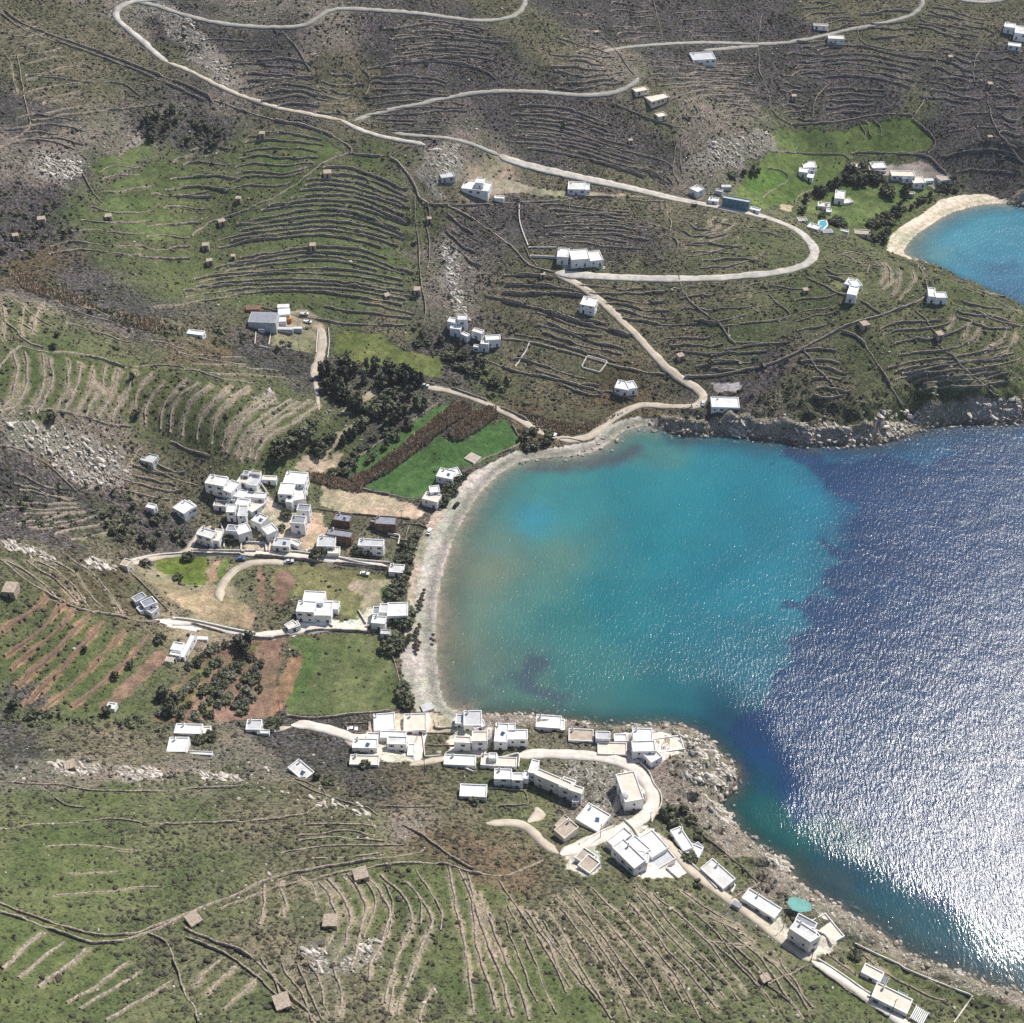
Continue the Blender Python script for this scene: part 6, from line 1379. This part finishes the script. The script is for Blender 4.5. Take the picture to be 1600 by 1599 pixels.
def slabs(name, X, Y, w0, w1, ang=-.55, mat='rock'):
    # tilted broken strata: jittered wedges lying along one direction
    n=len(X); Z=sample(H,X,Y); w=nr.uniform(w0,w1,n)*(.6+.9*nr.uniform(0,1,n)**4); L=w*nr.uniform(1.6,4.2,n); h=w*nr.uniform(.5,1.3,n); a=ang+nr.normal(size=n)*.35; tl=nr.normal(size=n)*.22
    c=np.array([(-1,-1,-1),(1,-1,-1),(1,1,-1),(-1,1,-1),(-1,-1,1),(1,-1,1),(1,1,1),(-1,1,1)],float)
    V=np.repeat(c[None],n,0)*(1+nr.uniform(-.45,.15,(n,8,3))); V[:,4:,:2]*=nr.uniform(.35,.9,(n,1,1)); x=V[...,0]*L[:,None]; y=V[...,1]*w[:,None]; z=V[...,2]*h[:,None]+x*tl[:,None]+y*nr.normal(size=(n,1))*.3
    P=np.stack([x*np.cos(a)[:,None]-y*np.sin(a)[:,None]+X[:,None], x*np.sin(a)[:,None]+y*np.cos(a)[:,None]+Y[:,None], z+(Z-h*.1)[:,None]],-1)
    f=np.array([(0,1,5,4),(1,2,6,5),(2,3,7,6),(3,0,4,7),(4,5,6,7)]); F=(f[None]+(np.arange(n)*8)[:,None,None]).reshape(-1,4)
    return tag(link(name, mesh_np(name,P.reshape(-1,3),F,[M[mat]])), kind='stuff')
def leafclumps(name, X, Y, r0, r1, mat, k=9):
    n=len(X); R_=nr.uniform(r0,r1,n)*(.6+.8*nr.uniform(0,1,n)**2); Z=sample(H,X,Y); 
    d=nr.normal(size=(n,k,3)); d/=np.linalg.norm(d,axis=-1,keepdims=True); d[...,2]=np.abs(d[...,2])
    c=np.stack([X,Y,Z+R_*.15],1)[:,None]+d*R_[:,None,None]*np.array((1,1,.8))*nr.uniform(.5,1.05,(n,k,1))
    u=nr.normal(size=(n,k,3)); u/=np.linalg.norm(u,axis=-1,keepdims=True); v=np.cross(d,u); v/=np.linalg.norm(v,axis=-1,keepdims=True)+1e-6
    s=(R_[:,None,None]*nr.uniform(.28,.6,(n,k,1)))
    V=np.stack([c-u*s-v*s*.7,c+u*s-v*s*.8,c+u*s*.8+v*s,c-u*s*.7+v*s*.9],2)
    F=np.arange(n*k*4).reshape(-1,4)
    return tag(link(name, mesh_np(name,V.reshape(-1,3),F,[M[mat]])), kind='stuff')
leafclumps('bushes', X, Y, .7, 1.7, 'leaf_broad', 14)
rd = np.where((roadmask==0)&((CAT==0)), np.clip(ROCK-.05,0,1)**1.5*np.clip(fbm(XX,YY,6,3,95)*2-.4,0,1),0)
X,Y = scatter(110000, rd*.8, 8)
blobs('loose_rocks', X, Y, nr.uniform(.15,.55,len(X))*(1+1.2*(nr.uniform(0,1,len(X))**8)), .6, 'rock', .3)
shore = np.where(land&nearsel&(beachy<.3), np.exp(-(np.maximum(dc-3,0)/5)**2), 0)*np.where(YY>490,.6,.45)
X,Y = scatter(90000, shore*.6, 9)
blobs('shore_rocks', X, Y, nr.uniform(.35,.9,len(X)), .6, 'rock', .3, stretch=1.0)
X,Y = scatter(26000, shore*.3, 19)
slabs('shore_rocks', X, Y, .3, .95, mat='palerock')
# rocks awash and the pebbly bar by the north end of the beach
r=np.random.RandomState(3); P=np.array(COAST); X=[];Y=[]
for i in range(len(P)-1):
    L=np.linalg.norm(P[i+1]-P[i]); 
    if L>60: continue
    m=int(L*1.1); t=r.uniform(0,1,m); q=P[i]+(P[i+1]-P[i])*t[:,None]+r.normal(size=(m,2))*2.2; X+=list(q[:,0]);Y+=list(q[:,1])
X=np.array(X);Y=np.array(Y); bb=sample(beachy,X,Y); k=(bb<.3)|((X>0)&(Y>480)&(Y<560)&(r.uniform(0,1,len(X))<.4)); X=X[k];Y=Y[k]
blobs('shore_rocks', X, Y, nr.uniform(.35,1.2,len(X)), .7, 'rock', .3, stretch=.8)
# the big outcrops of the point and the north cliff
for s,n in (("1075,1190 1105,1185 1140,1195 1150,1215 1130,1235 1095,1232 1070,1215",90),("1045,1140 1075,1150 1110,1165 1125,1185 1090,1185 1060,1165",70),("1140,655 1165,655 1172,675 1155,685 1142,680",40),("1100,1240 1130,1262 1150,1285 1140,1295 1110,1265",60),
            ("1240,660 1300,665 1360,670 1360,690 1290,690 1240,690",80),("1370,640 1440,640 1480,650 1440,668 1380,685",80),("1520,630 1590,620 1600,650 1530,655",80),("1195,1320 1230,1340 1235,1365 1200,1345",40),
            ("690,385 712,385 720,430 722,470 738,500 712,500 700,450",120),("60,245 120,250 132,270 100,282 60,270",110),("410,612 425,608 424,622 410,625",4),("508,638 516,636 516,648 508,650",2),("0,842 40,850 85,870 80,878 30,865 0,855",60),("118,875 150,872 185,885 178,892 130,886",34),("65,1195 110,1190 165,1198 150,1210 100,1212",60),("190,1198 235,1200 260,1212 210,1222",50),("310,1208 370,1210 372,1222 320,1222",46),("470,1485 515,1480 510,1515 495,1520",16),("245,2 300,30 345,95 380,150 330,120 280,60",50),("0,655 60,660 200,705 215,735 130,765 60,710",150),("1155,205 1200,205 1180,250 1110,265 1090,230",80),("560,1470 590,1468 580,1490 540,1505",18),("400,1235 470,1240 580,1260 600,1280 560,1275",36),("670,235 712,228 722,255 690,290",40)):
    P=hit(resample(np.array(pts(s)+pts(s)[:1]),6.0)); x0,y0=P.min(0);x1,y1=P.max(0); X=r.uniform(x0,x1,n*6);Y=r.uniform(y0,y1,n*6); k=inpoly(X,Y,P.tolist()); X=X[k][:n];Y=Y[k][:n]
    slabs('outcrop', X, Y, .5, 1.5 if big_ else .7, mat='palerock')
# reeds
def reeds(s, n, h, name='reeds'):
    P=hit(resample(np.array(pts(s)+pts(s)[:1]),6.0)); x0,y0=P.min(0);x1,y1=P.max(0); X=r.uniform(x0,x1,n*4);Y=r.uniform(y0,y1,n*4); k=inpoly(X,Y,P.tolist()); X=X[k][:n];Y=Y[k][:n]; n=len(X)
    Z=sample(H,X,Y); a=nr.uniform(0,3.14,n); w=nr.uniform(.12,.3,n); hh=h*nr.uniform(.6,1.15,n); lx=nr.normal(size=n)*.35; ly=nr.normal(size=n)*.35
    b0=np.stack([X-np.cos(a)*w,Y-np.sin(a)*w,Z-.1],1); b1=np.stack([X+np.cos(a)*w,Y+np.sin(a)*w,Z-.1],1)
    t1=np.stack([X+np.cos(a)*w*1.6+lx,Y+np.sin(a)*w*1.6+ly,Z+hh],1); t0=np.stack([X-np.cos(a)*w*1.6+lx,Y-np.sin(a)*w*1.6+ly,Z+hh*.92],1)
    V=np.stack([b0,b1,t1,t0],1).reshape(-1,3)
    tag(link(name, mesh_np(name,V,np.arange(n*4).reshape(-1,4),[M['reed']])), kind='stuff')
reeds("563,765 545,750 562,742 575,738 620,705 665,668 700,640 725,628 738,640 735,650 700,668 660,700 610,738 580,752",5200,2.6)
reeds("702,682 704,672 735,652 760,638 776,640 778,652 745,675 722,688 710,690",2200,2.6)
reeds("480,742 500,742 530,750 565,762 566,770 520,762 485,752",900,2.2)
reeds("12,425 55,428 60,440 110,460 145,470 150,485 100,475 40,455",1300,1.8)
reeds("185,490 245,500 270,515 230,518 190,505",600,1.8)
reeds("820,645 860,655 900,665 960,650 985,640 925,672 880,682 840,672",900,1.2)
# ------------------------------------------------------------------ cars, sunshades, poles, pool, tank
def car_parts(body, pick=False):
    b=MB(); L,Wd=4.2,1.7
    b.box(0,0,.35,L,Wd,.5,0); b.box(0,0,.85,L*.97,Wd*.96,.06,0)
    c=MB(); 
    z0,z1=.9,1.42; x0,x1=(-1.5,.75) if not pick else (-.1,1.15)
    lo=[(x0,-.78,z0),(x1,-.78,z0),(x1,.78,z0),(x0,.78,z0)]; hi=[(x0+.35,-.66,z1),(x1-.5,-.66,z1),(x1-.5,.66,z1),(x0+.35,.66,z1)]
    for i in range(4): j=(i+1)%4; c.poly([lo[i],lo[j],hi[j],hi[i]],1)
    c.poly(hi,0); c.box((x0+x1)/2-.08,0,z1,(x1-x0)-.85,1.3,.04,0)
    if pick: b.box(-1.2,-.8,.9,1.8,.08,.35,0); b.box(-1.2,.8,.9,1.8,.08,.35,0); b.box(-2.06,0,.9,.08,1.6,.35,0)
    w=MB(); w.cyl((0,-.1,0),(0,.1,0),.33,.33,10,0); w.cyl((0,.1,0),(0,.11,0),.18,.18,8,1)
    return b.mesh('body',[M[body]]), c.mesh('cabin',[M[body],M['dark']]), w.mesh('wheel',[M['dark'],M['metal']])
CARS={k:car_parts(k.split('_')[0],'pick' in k) for k in ('white','metal','dark','blue','white_pick')}
for px,py,deg,k,l in [(713,791,60,'dark','dark parked car standing on the upper beach'),(671,832,75,'white','white car parked beside the walled beach garden'),(570,898,-8,'white','white car parked on the grass under the lane wall'),
    (452,879,10,'metal','pale car parked beside the lane at the bend of the track'),(866,683,70,'white','white car where the coast road meets the beach'),(664,604,-10,'metal','pale car at the top of the grove track'),
    (476,493,0,'white_pick','white pickup parked in the middle of the farm yard'),(481,504,-12,'white_pick','white pickup beside the machinery on the farm yard'),(377,875,0,'blue','blue car parked under the lane wall in the upper village'),
    (551,1141,0,'white','white car inside the small green pen'),(1098,632,80,'metal','pale car at the bend beside the cliff tavern')]:
    x,y=hit([(px,py)])[0]; root=link('car',None,None,(x,y,float(sample(H,x,y))+.12),R(deg)); tag(root,l,'car' if 'pick' not in k else 'pickup','parked cars and pickups','thing')
    bm,cm,wm=CARS[k]; link('body',bm,root); link('cabin',cm,root)
    for sx in (-1.3,1.3):
        for sy in (-.8,.8): link('wheel',wm,root,(sx,sy,.33),0 if sy>0 else math.pi)
M['thatch']=simple('thatch',(.085,.065,.045),.4,3,.95)
pole_m=MB(); pole_m.cyl((0,0,-.3),(0,0,2.3),.05,.05,6); pole_m=pole_m.mesh('pole',[M['wood']])
sh=MB()
for i in range(10):
    a=2*math.pi*i/10; b_=2*math.pi*(i+1)/10
    sh.poly([(1.25*math.cos(a),1.25*math.sin(a),2.0),(1.25*math.cos(b_),1.25*math.sin(b_),2.0),(0,0,2.75)]); sh.poly([(1.2*math.cos(b_),1.2*math.sin(b_),1.97),(1.2*math.cos(a),1.2*math.sin(a),1.97),(0,0,2.66)])
    sh.poly([(1.25*math.cos(a),1.25*math.sin(a),2.0),(1.2*math.cos(a),1.2*math.sin(a),1.85),(1.2*math.cos(b_),1.2*math.sin(b_),1.85),(1.25*math.cos(b_),1.25*math.sin(b_),2.0)])
sh=sh.mesh('canopy',[M['thatch']])
US=sorted(pts("663,926 662,931 660,935 658,939 661,942 657,945 656,949 659,951 655,954 654,944 655,980 652,986 650,990 653,995 650,998 656,984 652,1005 650,1010 654,1013 651,1016 653,1020 650,1006 656,1008 677,996 678,1005"),key=lambda q:(q[0]>670,q[1]))
for i,(px,py) in enumerate(US):
    x,y=hit([(px,py)])[0]; root=link('beach_umbrella',None,None,(x,y,float(sample(H,x,y)))); 
    lab=ORD[i]+' dark thatched sunshade of the upper cluster near the beach house' if i<10 else (ORD[i-10]+' dark thatched sunshade of the lower cluster on the sand' if i<23 else ('upper' if i==23 else 'lower')+' dark sunshade frame right at the waterline')
    root.scale=(.72,.72,.85); tag(root,lab,'umbrella','thatched beach sunshades' if i<23 else 'sunshades at the waterline','thing'); link('canopy',sh,root); link('pole',pole_m,root)
up=MB(); up.cyl((0,0,-1),(0,0,8.2),.14,.09,7); up=up.mesh('mast',[M['wood']])
ua=MB(); ua.box(0,0,7.6,1.7,.10,.12); ua=ua.mesh('crossarm',[M['wood']]); ui=MB(); ui.cyl((0,0,0),(0,0,.25),.06,.04,6); ui=ui.mesh('insulator',[M['lgrey']])
for px,py,l in [(468,551,'utility pole in the pen below the farm yard'),(1267,1502,'utility pole at the start of the last lane'),(1393,1583,'utility pole before the lowest right house'),(1223,1452,'utility pole beside the seaside shed lane'),
    (938,1309,'utility pole before the plain slab-roofed house'),(522,812,'utility pole beside the unfinished stone houses'),(628,818,'utility pole on the bare building plot'),(664,1208,'utility pole on the slope below the empty plots'),
    (438,1115,'left utility pole at the lower corner of the beach field'),(445,1116,'right utility pole at the lower corner of the beach field'),(1113,613,'utility pole by the grey cliff yard'),(867,258,'utility pole along the upper road'),(1015,1290,'pole at the sea bend of the lane')]:
    x,y=hit([(px,py)])[0]; root=link('utility_pole',None,None,(x,y,float(sample(H,x,y))),rng.uniform(0,1)); tag(root,l,'utility pole','wooden utility poles','thing')
    link('mast',up,root); a=link('crossarm',ua,root)
    for s in (-.75,0,.75): link('insulator',ui,a,(s,0,7.72))
def slab_thing(name,s,h,mat,label,cat,rimmat=None,lift=.3):
    P=hit(pts(s)); z=float(np.max(sample(H,P[:,0],P[:,1])))+lift; c=P.mean(0); base=(float(c[0]),float(c[1]),z)
    root=link(name,None,None,base); tag(root,label,cat,None,'thing'); mb=MB(); Q=[(p[0]-c[0],p[1]-c[1]) for p in P]
    n=len(Q); mb.poly([(x,y,0) for x,y in Q]); 
    for i in range(n): a=Q[i];b_=Q[(i+1)%n]; mb.poly([(a[0],a[1],-h),(b_[0],b_[1],-h),(b_[0],b_[1],0),(a[0],a[1],0)])
    link('surface' if rimmat else 'top',mb.mesh('top',[M[mat]]),root)
    if rimmat:
        rb=MB()
        for i in range(n):
            a=np.array((*Q[i],0));b_=np.array((*Q[(i+1)%n],0)); d=b_-a; L=np.linalg.norm(d); d/=L; nn=np.array([d[1],-d[0],0]); 
            if nn@a<0: nn=-nn
            rb.frame(a+nn*.02-np.array((0,0,h)),d*L,nn*.7,(0,0,h+.14+.003*i))
        link('rim',rb.mesh('rim',[M[rimmat]]),root)
    return root
slab_thing('swimming_pool',"1280,353 1288,355 1291,359 1284,361 1278,357",1.5,'pool','small turquoise swimming pool on the white terrace inside the hairpin','swimming pool','white')
cn=slab_thing('canopy',"1228,1421 1231,1413 1239,1410 1250,1413 1264,1424 1266,1432 1248,1436 1236,1430",.15,'green_net','rounded sea-green canopy beside the tall white house','canopy',None,3.2)
cp_=MB(); P=hit(pts("1230,1420 1240,1412 1262,1425 1248,1434")); 
for p in P:
    x,y=p[0]-cn.location[0],p[1]-cn.location[1]; cp_.box(x,y,-5,.15,.15,4.86)
link('post',cp_.mesh('post',[M['metal']]),cn)
x,y=onplane([(977,1247)],15.0)[0]
tk=MB(); tk.cyl((0,0,-.4),(0,0,1.5),1.2,1.2,20); root=link('water_tank',None,None,(x,y,15.6)); tag(root,'round white water tank on the roof of the cream-roofed villa','water tank',None,'thing'); link('tank',tk.mesh('tank',[M['white']],),root)
td=MB(); td.cyl((0,0,1.5),(0,0,1.75),1.25,.5,20); link('lid',td.mesh('lid',[M['lgrey']]),root)
print('TREES',ntree)
# ------------------------------------------------------------------ the air
hz = MB(); hz.frame((-3600,-2600,-9),(7300,0,0),(0,7200,0),(0,0,460))
hm = bpy.data.materials.new('haze'); hm.use_nodes=True; nt=hm.node_tree; nt.nodes.clear()
out=nt.nodes.new('ShaderNodeOutputMaterial'); pvn=nt.nodes.new('ShaderNodeVolumePrincipled'); pvn.inputs['Density'].default_value=.00004; pvn.inputs['Color'].default_value=(.85,.86,.98,1)
nt.links.new(pvn.outputs[0],out.inputs['Volume'])
me=hz.mesh('haze',[hm]); tag(link('haze',me),kind='stuff')
